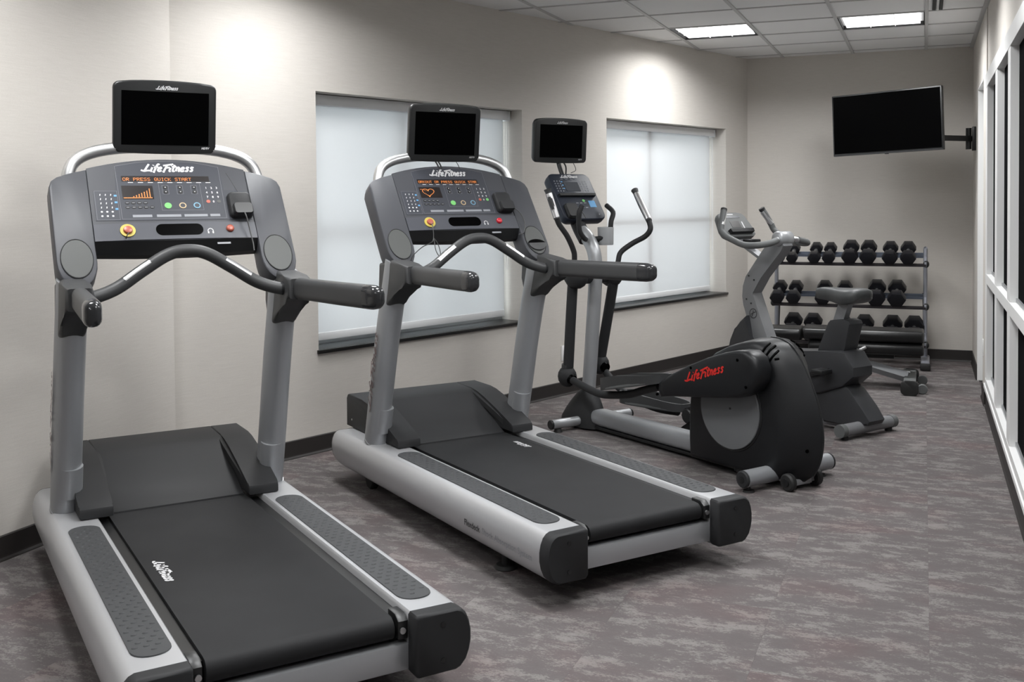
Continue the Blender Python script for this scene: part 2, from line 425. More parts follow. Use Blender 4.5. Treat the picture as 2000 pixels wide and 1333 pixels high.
bm = B()
xs = [S0, WINS[0][0], WINS[0][1], WINS[1][0], WINS[1][1], S1]
for a, b_, hole in ((0, 1, 0), (1, 2, 1), (2, 3, 0), (3, 4, 1), (4, 5, 0)):
    if hole:
        wbox(bm, xs[a], xs[b_], 0, .26, -.02, WZ0); wbox(bm, xs[a], xs[b_], 0, .26, WZ1, CEIL + .06)
    else: wbox(bm, xs[a], xs[b_], 0, .26, -.02, CEIL + .06)
struct('wall_left', bm, 'wall')
bm = B(); box(bm, (LX - .3, FRONT - .2, -.02), (LX, 4.118, CEIL + .06)); struct('wall_left_return', bm, 'wall')
bm = B(); box(bm, (-2.0, BACK, -.02), (1.0, BACK + .25, CEIL + .06)); struct('wall_back', bm, 'wall')
bm = B(); box(bm, (LX - .3, FRONT - .25, -.02), (RX + .4, FRONT, CEIL + .06)); struct('wall_front', bm, 'wall')
# right wall: far pier, door recess, near pier, then the glazed part
bm = B()
box(bm, (.39, 8.76, -.02), (.75, BACK + .2, CEIL + .06))
box(bm, (.47, 8.05, -.02), (.75, 8.76, CEIL + .06))
box(bm, (.39, 8.05, 2.235), (.47, 8.76, CEIL + .06))
box(bm, (.390, 7.68, -.02), (.75, 8.05, CEIL + .06))
box(bm, (RX + .002, FRONT - .2, -.02), (.75, 7.68, .10))
box(bm, (RX + .002, FRONT - .2, 2.225), (.75, 7.68, CEIL + .06))
box(bm, (.62, FRONT - .2, .10), (.75, 7.68, 2.225))
struct('wall_right', bm, 'wall')
# door in the recess
d = struct('door_1', cbox((.463, 8.405, 1.10), (.014, .70, 2.20), .002), 'white')
mk('door_frame', prism([(8.745, .0), (8.76, .0), (8.76, 2.235), (8.05, 2.235), (8.05, 2.22), (8.745, 2.22)], .385, .455, 'x'), 'white', d, 0)
mk('door_handle', cyl((.455, 8.12, 1.02), (.41, 8.12, 1.02), .012), 'steel', d)
mk('hinge', cbox((.452, 8.735, 2.08), (.012, .02, .09)), 'steel', d, 0)
# baseboards
def bprof(bm, p, q, n_, h=.10, t=.007):
    p, q, n_ = Vector(p), Vector(q), Vector(n_)
    prof = [(0, 0), (t + .008, 0), (t + .007, .004), (t + .001, .013), (t, .02), (t, h - .004), (t - .003, h), (0, h)]
    loft([[c + n_ * a + Vector((0, 0, z)) for a, z in prof] for c in (p, q)], True, bm); return bm
struct('baseboard_left', bprof(B(), wl(S0 + .1, 0, 0), wl(5.20, 0, 0), WN), 'base')
bm = bprof(B(), (LX, FRONT, 0), (LX, 4.118, 0), (1, 0, 0)); struct('baseboard_left_return', bm, 'base')
struct('baseboard_back', bprof(B(), (-1.52, BACK, 0), (.39, BACK, 0), (0, -1, 0)), 'base')
bm = B(); bprof(bm, (.39, 8.752, 0), (.39, BACK, 0), (-1, 0, 0)); bprof(bm, (.383, 8.76, 0), (.47, 8.76, 0), (0, -1, 0)); bprof(bm, (.390, 7.672, 0), (.390, 8.05, 0), (-1, 0, 0))
bprof(bm, (.379, 7.68, 0), (.41, 7.68, 0), (0, -1, 0)); bprof(bm, (RX + .002, FRONT, 0), (RX + .002, 7.68, 0), (-1, 0, 0), .135)
struct('baseboard_right', bm, 'base')

# floor with carpet tiles
bm = B(); box(bm, (LX - .3, FRONT - .2, -.12), (.75, BACK + .2, -.008)); floor = struct('floor', bm, 'subfloor')
def clip(poly, keep):
    out = []
    for i, p in enumerate(poly):
        q = poly[(i + 1) % len(poly)]; a, b_ = keep(p), keep(q)
        if a >= 0: out.append(p)
        if (a >= 0) != (b_ >= 0):
            t = a / (a - b_); out.append((p[0] + (q[0] - p[0]) * t, p[1] + (q[1] - p[1]) * t))
    return out
def room_clip(poly):
    for k in (lambda p: RX + .002 - p[0], lambda p: p[0] - LX if p[1] < 4.118 or True else 1, lambda p: BACK - p[1], lambda p: p[1] - FRONT,
              lambda p: (p[0] - WP.x) * WN.x + (p[1] - WP.y) * WN.y):
        poly = clip(poly, k)
        if len(poly) < 3: return None
    return poly
def tiles(name, parent, mat, x0, y0, sx, sy, z0, z1, gap, skip=(), bvl=0.0):
    cache = {}
    j = 0
    nx, ny = int(6.5 / sx), int(14 / sy)
    for i in range(-nx, nx):
        for j in range(-ny, ny):
            ax, ay = x0 + i * sx, y0 + j * sy
            if (i, j) in skip: continue
            full = [(ax + gap, ay + gap), (ax + sx - gap, ay + gap), (ax + sx - gap, ay + sy - gap), (ax + gap, ay + sy - gap)]
            pl_ = room_clip(full)
            if not pl_: continue
            c = (ax + sx / 2, ay + sy / 2)
            key = tuple((round(p[0] - c[0], 4), round(p[1] - c[1], 4)) for p in pl_)
            if key not in cache:
                b2 = prism([(p[0], p[1]) for p in key], z0, z1, 'z', bvl, 1)
                o = mk(name, b2, mat, parent, 0); cache[key] = o.data
            else:
                o = bpy.data.objects.new(name, cache[key]); COL.objects.link(o); o.parent = parent
            o.location = (c[0], c[1], 0)
tiles('carpet_tile', floor, 'carpet', 0.02, 0.13, 0.5, 0.5, -.008, 0.0, 0.0002)

# ceiling: slab, T-bar grid, tiles, troffers, air slot
bm = B(); box(bm, (LX - .3, FRONT - .2, CEIL + .03), (.75, BACK + .2, CEIL + .25)); ceiling = struct('ceiling', bm, 'ceil')
GX, GY, GM = 0.017, 7.70, 0.598
lamps = [(-3, 0), (-1, 0), (-1, -3), (-5, -6), (-1, -6), (-5, -9), (-3, -8), (-1, -9), (-3, -13), (-1, -14)]      # grid cells (column, row); several of the unseen ones are added for fill light
vent = (0, -1)
tiles('ceiling_tile', ceiling, 'ceil', GX, GY, GM, GM, CEIL + .006, CEIL + .024, 0.004, skip=set(lamps) | {vent}, bvl=.003)
for i in range(-6, 1):
    pl_ = room_clip([(GX + i * GM - .012, FRONT), (GX + i * GM + .012, FRONT), (GX + i * GM + .012, BACK), (GX + i * GM - .012, BACK)])
    if pl_: mk('grid_bar', prism(pl_, CEIL - .001, CEIL + .008, 'z'), 'tbar', ceiling, 0)
for j in range(-18, 5):
    pl_ = room_clip([(-4, GY + j * GM - .009), (1, GY + j * GM - .009), (1, GY + j * GM + .009), (-4, GY + j * GM + .009)])
    if pl_: mk('grid_bar', prism(pl_, CEIL, CEIL + .008, 'z'), 'tbar', ceiling, 0)
bm = B(); box(bm, (RX - .03, FRONT, CEIL - .002), (RX + .002, 7.68, CEIL + .01)); box(bm, (.36, 7.68, CEIL - .002), (.392, BACK, CEIL + .01))
struct('trim_1', bm, 'tbar')
WHERE = {0: 'nearest the window wall corner', 1: 'nearest the glazed wall'}
for k, (i, j) in enumerate(lamps):
    x0, y0 = GX + i * GM, GY + j * GM; cx, cy = x0 + GM / 2, y0 + GM / 2
    lab = {0: 'square ceiling light panel nearer the window wall', 1: 'square ceiling light panel nearer the glazed wall and air slot'}.get(k, 'unseen recessed ceiling light outside the picture, in a set part inferred, part added as fill')
    t = thing('ceiling_light', lab, 'light', (cx, cy, CEIL), 0, 'recessed square ceiling lights')
    w = GM / 2 - .013
    bm = B(); box(bm, (-w, -w, .07), (w, w, .08)); box(bm, (-w, -w, 0), (-w + .006, w, .08)); box(bm, (w - .006, -w, 0), (w, w, .08)); box(bm, (-w, -w, 0), (w, -w + .006, .08)); box(bm, (-w, w - .006, 0), (w, w, .08))
    mk('housing', bm, 'slot', t, 0)
    wi = w - .028
    bm = B(); box(bm, (-wi, -w + .008, .012), (wi, w - .008, .018)); mk('diffuser', bm, 'lamp', t, 0)
    for a in (-1, 1):
        mk('louver_blade', cbox((a * wi / 3, 0, .009), (.006, 2 * w - .02, .012)), 'louver', t, 0)
        mk('louver_blade', cbox((0, a * w / 3, .009), (2 * wi, .004, .010)), 'louver', t, 0)
    ld = bpy.data.lights.new('troffer', 'AREA'); ld.shape = 'SQUARE'; ld.size = 2 * wi; ld.energy = LAMP_W; ld.spread = R(158); ld.color = (0.985, 0.995, 1.0)
    lo = bpy.data.objects.new('troffer_lamp', ld); COL.objects.link(lo); lo.parent = t; lo.location = (0, 0, -.001)
vx, vy = GX + vent[0] * GM, GY + vent[1] * GM
t = thing('air_vent', 'white ceiling air vent with two dark slots beside the light', 'vent', (0, 0, 0))
mk('face_panel', cbox((vx + GM / 2, vy + GM / 2, CEIL + .012), (GM - .01, GM - .01, .012), .002), 'ceil', t, 0)
for a in (.045, .088): mk('slot', cbox((vx + a, vy + GM / 2 - .01, CEIL + .004), (.022, GM - .06, .012)), 'slot', t, 0)
mk('slot_divider', cbox((vx + .067, vy + GM / 2 - .01, CEIL + .003), (.012, GM - .05, .012)), 'white', t, 0)

# windows and blinds
for k, (a, b_) in enumerate(WINS):
    w = struct('window_%d' % (k + 1), B() if False else wbox(B(), a + .001, b_ - .001, .195, .235, WZ0, WZ0 + .05), 'alu')
    fr = B()
    wbox(fr, a + .001, a + .05, .195, .235, WZ0 + .05, WZ1 - .05); wbox(fr, b_ - .05, b_ - .001, .195, .235, WZ0 + .05, WZ1 - .05); wbox(fr, a + .001, b_ - .001, .195, .235, WZ1 - .05, WZ1)
    mk('window_frame', fr, 'alu', w, 0)
    m0 = a + (b_ - a) * .45
    mk('mullion', wbox(B(), m0 - .03, m0 + .03, .165 if k else .20, .235, WZ0 + .05, WZ1 - .05), 'alu', w, 0)
    mk('transom', wbox(B(), a + .05, b_ - .05, .167 if k else .20, .233, 1.20, 1.25), 'alu', w, 0)
    for p, q in ((a + .05, m0 - .03), (m0 + .03, b_ - .05)):
        for z0, z1 in ((WZ0 + .05, 1.20), (1.25, WZ1 - .05)):
            mk('window_pane', wbox(B(), p, q, .214, .218, z0, z1), 'glass', w, 0)
    mk('window_sill', wbox(B(), a - .012, b_ + .012, -.018, .0, .557, WZ0 + .002, .002), 'sill', w)
    mk('sill_board', wbox(B(), a + .001, b_ - .001, .0, .195, WZ0 - .018, WZ0 + .003), 'sill', w, 0)
    t = thing('roller_blind', ['white roller blind behind the running machines, lowered in the wider-looking near window', 'white roller blind behind the elliptical, lowered in the far window by the corner'][k], 'blind', (0, 0, 0), 0, 'roller blinds')
    z0 = .605 if k == 0 else .590
    e = .035
    mk('blind_fabric', wbox(B(), a + .025, b_ - e, .145, .1465, z0 + .035, 1.97), 'blind', t, 0)
    mk('hem_bar', wbox(B(), a + .025, b_ - e, .138, .152, z0, z0 + .045, .004), 'hem', t)
    mk('cassette', wbox(B(), a + .004, b_ - .02, .10, .19, 1.962, WZ1 - .003, .004), 'hem', t)
    mk('cassette_end', wbox(B(), b_ - .022, b_ - .012, .095, .19, 1.955, WZ1 - .003, .003), 'hem', t)
    mk('pull_chain', tube([wl(b_ - .02, .12, 1.95), wl(b_ - .02, .12, .95), wl(b_ - .028, .12, .93), wl(b_ - .036, .12, .95), wl(b_ - .036, .12, 1.95)], .0015, 6, 0), 'hem', t)
# wall outlets
o = mk('wall_outlet', wbox(B(), 2.445, 2.515, -.006, .0, .25, .36, .002), 'white2'); tag(o, 'small white outlet plate on the wall behind the elliptical arm', 'outlet')
o = mk('wall_outlet', cbox((.387, 7.95, .36), (.006, .07, .115), .002), 'white2'); tag(o, 'small white outlet plate on the narrow pier beside the door', 'outlet')

# glazed wall on the right
FX = RX
g = struct('window_3', B() if False else cbox((.52, 2.55, 1.15), (.002, 10.2, 2.1)), 'corridor')
FY = [7.495 - .978 * i for i in range(10)]     # camera-side face of each far jamb
mk('frame_head', prism([(FX - .012, 2.13), (FX + .10, 2.13), (FX + .10, 2.225), (FX - .004, 2.225), (FX - .018, 2.21)], -2.5, 7.672, 'y'), 'white', g, 0)
mk('frame_rail', prism([(FX - .012, .84), (FX + .10, .84), (FX + .10, .905), (FX - .012, .90)], -2.5, 7.60, 'y'), 'white', g, 0)
mk('frame_rail', prism([(FX - .012, .150), (FX + .10, .150), (FX + .10, .212), (FX - .012, .205)], -2.5, 7.60, 'y'), 'white', g, 0)
mk('frame_base', cbox((FX - .002, 2.58, .145), (.034, 10.18, .03), .003), 'white', g, 0)
for i, y in enumerate(FY):
    mk('frame_post', cbox((FX + .0455, y + .08, 1.14), (.112, .16, 2.0), .002), 'white', g, 0)
    if i < len(FY) - 1:
        yn = FY[i + 1] + .16
        for z0, z1 in ((.212, .84), (.905, 2.13)):
            mk('window_pane', cbox((FX + .031, (y + yn) / 2, (z0 + z1) / 2), (.006, y - yn, z1 - z0)), 'darkglass', g, 0)
            mk('glazing_bead', cbox((FX + .023, (y + yn) / 2, z0 + .008), (.012, y - yn, .016)), 'alu', g, 0)

# ------------------------------------------------------------------ treadmills
def mx(pts, s): return [(p[0] * s,) + tuple(p[1:]) for p in pts]
def treadmill(loc, rz, label, variant):
    T = thing('treadmill', label, 'treadmill', loc, rz, 'treadmills')
    RZ = .263
    sec = [(.300, .100), (.300, .255), (.306, RZ), (.432, RZ - .001), (.446, .256), (.459, .243), (.468, .222), (.4735, .195), (.4735, .165), (.468, .138), (.457, .112), (.44, .094), (.425, .088), (.31, .088)]
    def ring(y, s, k=1.0, dy=0):
        cx, cz = .385, .175
        return [((cx + (x - cx) * k) * s, y, cz + (z - cz) * k) for x, z in sec]
    for s in (-1, 1):
        rail = mk('side_rail', loft([ring(0, s), ring(1.86, s), ring(1.905, s, .985), ring(1.94, s, .95), ring(1.965, s, .88)]), 'railsil', T, 40)
        mk('front_edge', loft([ring(1.962, s, .90), ring(1.972, s, .87), ring(1.976, s, .6)]), 'black', rail, 40)
        cap = mk('end_cap', loft([ring(.004, s, 1.012), ring(-.030, s, 1.012), ring(-.040, s, .985), ring(-.045, s, .93)]), 'dark', rail, 40)
        for z in (.227, .126):
            mk('bolt', cyl((.383 * s, -.0445, z), (.383 * s, -.0475, z), .0075, 10), 'black', cap)
        # ribbed foot pad, studs
        pad = mk('foot_pad', prism([(x * s, y) for x, y in rrect(.318, .077, .421, 1.305, .048, 6)], RZ - .002, RZ + .003, 'z', .0015, 1), 'pad', rail, 40)
        bm = B()
        for i in range(41):
            for j in range(3):
                cx = s * (.340 + j * .0295 + (.007 if i % 2 else -.007)); cy = .115 + i * .0287
                if i in (0, 40) and j != 1: continue
                r_ = .0066
                loft([[(cx + r_ * 1.35 * f * math.cos(2 * PI * k / 8), cy + r_ * f * math.sin(2 * PI * k / 8), zz) for k in range(8)] for f, zz in ((1, RZ + .0028), (.8, RZ + .005), (.35, RZ + .0058))], True, bm)
        mk('pad_studs', bm, 'pad', pad, 60, kind='stuff')
        mk('belt_channel', cbox((.280 * s, .74, .205), (.040, 1.40, .07)), 'black', T, 0)
        mk('roller_bracket', prism([(.004, .19), (.075, .19), (.075, .256), (.025, .256), (.004, .240)], s * .268, s * .2985, 'x', .003), 'black', T)
        mk('bracket_bolt', cyl((.28 * s, .002, .215), (.28 * s, -.004, .215), .009, 10), 'steel', T)
    if variant == 2:
        pl = Plane((-.4738, 0, .175), (0, -1, 0), (0, 0, 1))
        text(pl, 'Flexdeck', -.545, -.022, .034, 'darkprint', T, 'rail_lettering', .0012, bold=.0006)
        text(pl, 'Shock Absorption System', -.405, -.022, .034, 'print2', T, 'rail_lettering', .0012)
    # belt round the rear roller
    prof = [(1.56, .250), (1.2, .250), (.6, .250), (.045, .250)]
    for k in range(1, 9):
        a = R(90 + 22.5 * k); prof.append((.036 + .033 * math.cos(a), .2175 + .0325 * math.sin(a)))
    prof += [(.3, .185), (1.56, .185)]
    belt = mk('running_belt', prism(prof, -.258, .258, 'x'), 'belt', T, 40)
    pl = Plane((0, 0, .2505), (0, -1, 0), (1, 0, 0)) if variant == 1 else Plane((0, 0, .2505), (0, 1, 0), (-1, 0, 0))
    if variant == 1: mk('belt_lettering', logo(pl, -.845, -.222, .215, .030, .17, .0006), 'print', belt, 0)
    else: mk('belt_lettering', logo(pl, 1.13, -.205, .14, .028, .2, .0006), 'print', belt, 0)
    mk('rear_crossbar', cbox((0, .03, .137), (.60, .05, .075), .004), 'silver', T)
    mk('deck_underside', cbox((0, .95, .150), (.56, 1.75, .05)), 'black', T, 0)
    # levelling feet and transport wheels
    for s in (-1, 1):
        f = mk('leveling_foot', cyl((.365 * s, .415, .0), (.365 * s, .415, .016), .045, 20, None, .040, .003), 'rubber', T)
        mk('foot_stem', cyl((.365 * s, .415, .012), (.365 * s, .415, .10), .016, 12), 'black', f)
        wv = mk('transport_wheel', cyl((.33 * s, 1.72, .045), (.37 * s, 1.72, .045), .045, 18, None, None, .006), 'rubber', T)
        mk('wheel_fork', prism([(1.70, .045), (1.74, .045), (1.78, .10), (1.66, .10)], s * .325, s * .375, 'x'), 'black', T, 0)
    # motor hood
    cprof = [(2.0, .20), (2.0, .405), (1.985, .425), (1.965, .430), (1.80, .424), (1.765, .412), (1.70, .376), (1.60, .318), (1.50, .270), (1.455, .256), (1.45, .235), (1.5, .20)]
    hood = mk('motor_hood', prism(cprof, -.250, .250, 'x', .003, 1), 'dark', T, 30)
    wprof = [(2.0, .265), (2.0, .405), (1.985, .425), (1.965, .430), (1.80, .4255), (1.74, .418), (1.66, .398), (1.55, .362), (1.46, .330), (1.40, .308), (1.384, .300), (1.379, .290), (1.379, .266)]
    for s in (-1, 1):
        wing = mk('hood_wing', prism(wprof, s * .2502, s * .368, 'x', .006, 2), 'dark', T, 30)
        mk('hood_screw', cyl((s * .3675, 1.93, .305), (s * .3695, 1.93, .305), .005, 8), 'steel', wing)
        # ridge plates that narrow the slope towards the top
        mk('hood_ridge', loft([[(s * .2515, y, z), (s * x, y, z - .003), (s * x, y, z - .03), (s * .2515, y, z - .03)] for y, z, x in ((1.80, .4235, .236), (1.72, .404, .236), (1.62, .372, .240), (1.52, .338, .246), (1.47, .318, .2505))]), 'dark', wing, 30)
    # uprights
    for s in (-1, 1):
        u = mk('upright', tube([(.390 * s, 1.578, .262), (.389 * s, 1.515, .50), (.387 * s, 1.44, .78), (.385 * s, 1.36, 1.03), (.383 * s, 1.33, 1.14)], .054, 24, 4, ry=.066, up=(0, 1, 0)), 'silver2', T, 60)
        mk('upright_collar', tube([(.390 * s, 1.578, .262), (.3895 * s, 1.573, .272)], .0562, 24, 0, ry=.0685, up=(0, 1, 0)), 'silver', u, 60)
        mk('access_plate', tube([(.381 * s, 1.530, .325), (.3805 * s, 1.500, .44)], .0455, 16, 0, ry=.042, up=(0, 1, 0)), 'silver2', u, 40)
        if s < 0:
            pl = Plane((-.4415, 1.545, .40), (0, -.262, .965), (0, .965, .262))
            mk('post_lettering', logo(pl, .02, -.020, .40, .040, .07, .0036), 'brown', u, 0)
        # bracket and hand rail
        bp = [(1.435, 1.125), (1.445, 1.02), (1.425, .965), (1.39, .935), (1.35, .928), (1.315, .945), (1.275, .985), (1.225, 1.030), (1.185, 1.043), (1.135, 1.045), (1.135, 1.122), (1.20, 1.130), (1.30, 1.145)]
        br = mk('rail_bracket', prism(bp, s * .340, s * .432, 'x', .018, 4), 'char', T, 50)
        mk('bracket_screw', cyl((s * .346, 1.36, .985), (s * .337, 1.36, .985), .005, 8), 'black', br)
        def hr(y, x, k=1.0, zc=1.0845):
            return [(s * x + a * k, y, zc + b_ * k) for a, b_ in rrect(-.027, -.041, .027, .041, .024, 4)]
        rail = mk('hand_rail', loft([hr(1.137, .385, .97), hr(1.130, .386, 1.0), hr(.80, .412, 1.0, 1.089), hr(.585, .430, 1.0, 1.093)]), 'char', br, 50)
        mk('rail_tip', loft([hr(.586, .430, 1.005, 1.093), hr(.55, .433, .99, 1.0935), hr(.525, .436, .90, 1.094), hr(.510, .437, .70, 1.0945), hr(.505, .437, .35, 1.095)]), 'gloss', rail, 60)
    # grip bar with pulse sensors
    gp = [(-.385, 1.20, 1.082), (-.33, 1.215, 1.083), (-.25, 1.235, 1.110), (-.16, 1.25, 1.168), (-.07, 1.257, 1.221), (0, 1.258, 1.235), (.07, 1.257, 1.221), (.16, 1.25, 1.168), (.25, 1.235, 1.110), (.33, 1.215, 1.083), (.385, 1.20, 1.082)]
    gb = mk('grip_bar', tube(gp, .0235, 16, 6), 'char', T, 60)
    P = smooth_path(gp, 6)
    for s in (-1, 1):
        seg_ = [p for p in P if .125 < s * p.x < .235]
        q0 = Vector((0, 0, 1))
        bm = B(); rings = []
        for i, p in enumerate(seg_):
            t = (seg_[min(i + 1, len(seg_) - 1)] - seg_[max(i - 1, 0)]).normalized(); up = Vector((0, -.68, .73)); up = (up - t * up.dot(t)).normalized(); w_ = t.cross(up)
            rings.append([p + (up * math.cos(a) + w_ * math.sin(a)) * .0243 for a in [R(-20 + 40 * k / 8) for k in range(9)]])
        mk('pulse_sensor', loft(rings, False, bm, closed=False), 'chrome', gb, 60)
        mk('bar_collar', tube([(.338 * s, 1.214, 1.083), (.352 * s, 1.210, 1.083)], .0262, 14, 0), 'dark', gb, 60)
    # console: plane through the panel
    C0 = Vector((0, 1.365, 1.241)); pl = Plane(C0, (1, 0, 0), (0, .561, .828))
    top = lambda x: .408 - .52 * x * x
    xs_ = [-.298 + .596 * i / 16 for i in range(17)]
    outl = [(x, top(x)) for x in xs_][::-1]
    body = outl + [(-.298, .035), (.298, .035)]
    bm = B(); pl.poly(bm, [(a, b_) for a, b_ in body], -.075, .075)
    bm.faces.ensure_lookup_table()
    panel = mk('console_panel', bm, 'cons', T, 30)
    # lower dark underside
    bm = B(); loft([[pl.p(x, v, h_) for v, h_ in ((.034, .001), (.034, -.07), (-.004 + .10 * x * x, -.070), (-.006 + .10 * x * x, -.040))] for x in (-.298, -.15, 0, .15, .298)], True, bm)
    mk('console_underside', bm, 'black', panel, 30)
    # overlay
    bm = B(); pl.poly(bm, [(-.286, .125), (.292, .122), (.285, .258), (.203, .262), (.198, .372), (.10, .392), (0, .397), (-.10, .392), (-.194, .374), (-.203, .262), (-.284, .258)], 0.0, .0012)
    ov = mk('overlay', bm, 'cons2', panel, 20)
    bm = B(); 
    for sgn in (-1, 1): pl.stroke(bm, [(sgn * .193, .131), (sgn * .196, .374)], .0012, .0016)
    pl.stroke(bm, [(-.194, .374), (-.10, .393), (0, .398), (.1, .393), (.197, .372)], .0012, .0016); pl.stroke(bm, [(-.193, .131), (.196, .131)], .0012, .0016)
    pl.frame(bm, -.281, .128, -.200, .258, .001, .0015); pl.frame(bm, -.045, .168, .112, .298, .001, .0015)
    for a in (-.032, .022, .076): 
        for q in (0,): pl.frame(bm, a - .001, .243, a + .023, .284, .001, .0015)
    mk('overlay_lines', bm, 'line', ov, 0)
    # lower lip
    bm = B(); pl.poly(bm, [(-.298, .034), (-.15, .037), (0, .038), (.15, .037), (.298, .034), (.298, .107), (.15, .112), (0, .113), (-.15, .112), (-.298, .107)], .0, .004)
    lip = mk('console_lip', bm, 'lip', panel, 20)
    mk('lettering', logo(pl, -.104, .350, .205, .034, .15, .0022), 'print', ov, 0)
    bm = B(); pl.rect(bm, -.178, .302, .152, .3275, .0012, .0006); led = mk('message_window', bm, 'led_bg', ov, 0)
    if variant == 1: mk('led_text', dots(pl, 'OR PRESS QUICK START', -.173, .3045, .00215, .0024), 'led', led, 0)
    else: mk('led_text', dots(pl, 'ORKOUT OR PRESS QUICK STAR', -.173, .3055, .00206, .0024), 'led', led, 0)
    bm = B(); pl.rect(bm, -.182, .220, -.068, .282, .0012, .0006); mat_ = mk('matrix_window', bm, 'led_bg', ov, 0)
    bm = B(); dp = .0048
    if variant == 1:
        for c_ in range(21):
            hh = 1 if c_ % 3 != 1 else [1, 2, 3, 4, 3, 5, 7, 10, 11][c_ // 3 % 9] if c_ // 3 < 9 else 1
            hh = max(1, int(1 + (c_ / 20) ** 1.6 * 9)) if c_ % 2 else 1
            for r_ in range(hh): pl.rect(bm, -.178 + c_ * dp * 1.04, .224 + r_ * dp * 1.05, -.178 + c_ * dp * 1.04 + .0036, .224 + r_ * dp * 1.05 + .0036, .0024)
    else:
        for k in range(34):
            a = 2 * PI * k / 34
            hx = .016 * math.sin(a) ** 3 * 1.9; hy = (13 * math.cos(a) - 5 * math.cos(2 * a) - 2 * math.cos(3 * a) - math.cos(4 * a)) / 17 * .026
            pl.rect(bm, -.136 + hx - .0018, .252 + hy - .0018, -.136 + hx + .0018, .252 + hy + .0018, .0024)
        for k in range(8): pl.rect(bm, -.176 + k * .004, .268 - .0012 * k * (k % 2), -.1735 + k * .004, .2705 - .0012 * k * (k % 2), .0024)
    mk('led_pattern', bm, 'led', mat_, 0)
    # buttons
    for a in (-.021, .034, .088):
        for b_ in (.274, .253):
            bm = B(); pl.disc(bm, a, b_, .0082, .0012, .0015); bt = mk('arrow_button', bm, 'black', ov, 0)
            bm = B(); d_ = 1 if b_ > .26 else -1; bm.faces.new([bm.verts.new(pl.p(*q, .0032)) for q in ((a - .003, b_ - .002 * d_), (a + .003, b_ - .002 * d_), (a, b_ + .003 * d_))]); mk('arrow', bm, 'print', bt, 0)
    for a, m_ in ((-.021, 'green'), (.034, 'tan'), (.088, 'bluebtn')):
        bm = B(); pl.disc(bm, a, .189, .0135, .0012, .002); bt = mk('round_button', bm, m_, ov, 0)
        bm = B(); pl.disc(bm, a, .189, .0095, .0034); 
        mk('button_face', bm, 'cons' if m_ != 'green' else 'print2', bt, 0) if m_ != 'green' else mk('button_face', bm, 'green', bt, 0)
    for i in range(3):
        for j in range(4):
            a, b_ = .134 + i * .0205, .272 - j * .0215
            nm = '123456789 0 '[j * 3 + i]
            if nm != ' ': text(pl, nm, a, b_ - .005, .013, 'print', ov, 'key_digit', .0020, bold=.0004, align='CENTER')
            else:
                bm = B(); pl.disc(bm, a, b_, .0078, .0012, .0012); mk('round_key', bm, 'red' if i == 0 else ('cup' if variant == 1 else 'green'), ov, 0)
    bm = B(); random.seed(5)
    for i in range(3):
        for j in range(6):
            a, b_ = -.262 + i * .019, .240 - j * .019
            if j < 4: pl.stroke(bm, [(a, b_ - .004), (a + .0015, b_ + .004)], .003, .002); 
            else: pl.disc(bm, a, b_, .004, .002, seg=8)
    for j in range(9): pl.rect(bm, -.12 + .0365 * (j % 9) - .0355, .2955, -.12 + .0365 * (j % 9) - .0165, .2985, .002)
    mk('key_marks', bm, 'print', ov, 0)
    bm = B()
    for j in range(3): pl.rect(bm, -.213, .232 - .03 * j, -.203, .240 - .03 * j, .0022)
    mk('blue_marks', bm, 'bluetxt', ov, 0)
    bm = B()
    for i in range(9):
        a, b_ = (-.168 + .022 * i, .203) if i < 4 else (-.168 + .022 * (i - 4), .183)
        pl.disc(bm, a, b_, .0062, .0012, .0012, 12, .009)
    mk('oval_keys', bm, 'black', ov, 0)
    bm = B()
    for i in range(9):
        a, b_ = (-.168 + .022 * i, .203) if i < 4 else (-.168 + .022 * (i - 4), .183)
        pl.rect(bm, a - .005, b_ - .0012, a + .005, b_ + .0012, .0028)
    for a0, a1 in ((-.155, -.085), (-.068, .022), (.034, .122), (.132, .170)):
        pl.rect(bm, a0, .138, a1, .149, .0018)
    mk('fine_print', bm, 'print2', ov, 0)
    # stop button, knob, tray, headphone mark
    bm = B(); pl.disc(bm, -.181, .077, .0275, .004, .004, 24); es = mk('stop_ring', bm, 'yellow', lip, 40)
    bm = B(); loft([[pl.p(-.181 + r_ * math.cos(2 * PI * k / 20), .077 + r_ * math.sin(2 * PI * k / 20), h_) for k in range(20)] for r_, h_ in ((.0165, .007), (.0165, .012), (.0145, .016), (.010, .0175))], True, bm); mk('stop_button', bm, 'red', es, 40)
    bm = B(); loft([[pl.p(.197 + r_ * math.cos(2 * PI * k / 20), .078 + r_ * math.sin(2 * PI * k / 20), h_) for k in range(20)] for r_, h_ in ((.015, .004), (.015, .010), (.0125, .014), (.008, .0155))], True, bm); mk('stop_knob', bm, 'red' if variant == 1 else 'red2', lip, 40)
    bm = B(); pl.poly(bm, rrect(-.080, .054, .095, .104, .024, 6), .004, .001); mk('tray_recess', bm, 'screen', lip, 0)
    bm = B(); pl.stroke(bm, [(.112, .064), (.112, .074), (.121, .080), (.130, .074), (.130, .064)], .003, .0052); pl.rect(bm, .1095, .058, .115, .067, .0053); pl.rect(bm, .127, .058, .1325, .067, .0053); mk('headphone_mark', bm, 'print', lip, 0)
    bm = B(); pl2 = Plane(pl.p(.14, .016, -.0035), (1, 0, 0), (0, .5, .86)); pl2.rect(bm, 0, -.004, .05, .004, .004); mk('name_badge', bm, 'print2', panel, 0)
    # entertainment dock on the right of the panel
    bm = B(); loft([[pl.p(a + .252, b_ + .185, h_) for a, b_ in rrect(-.045 * k, -.060 * k2, .045 * k, .055 * k, .018 * k, 4)] for k, k2, h_ in ((1, 1, .001), (1, 1, .014), (.93, .95, .024), (.8, .85, .028))], True, bm)
    dk = mk('media_dock', bm, 'dark', panel, 50)
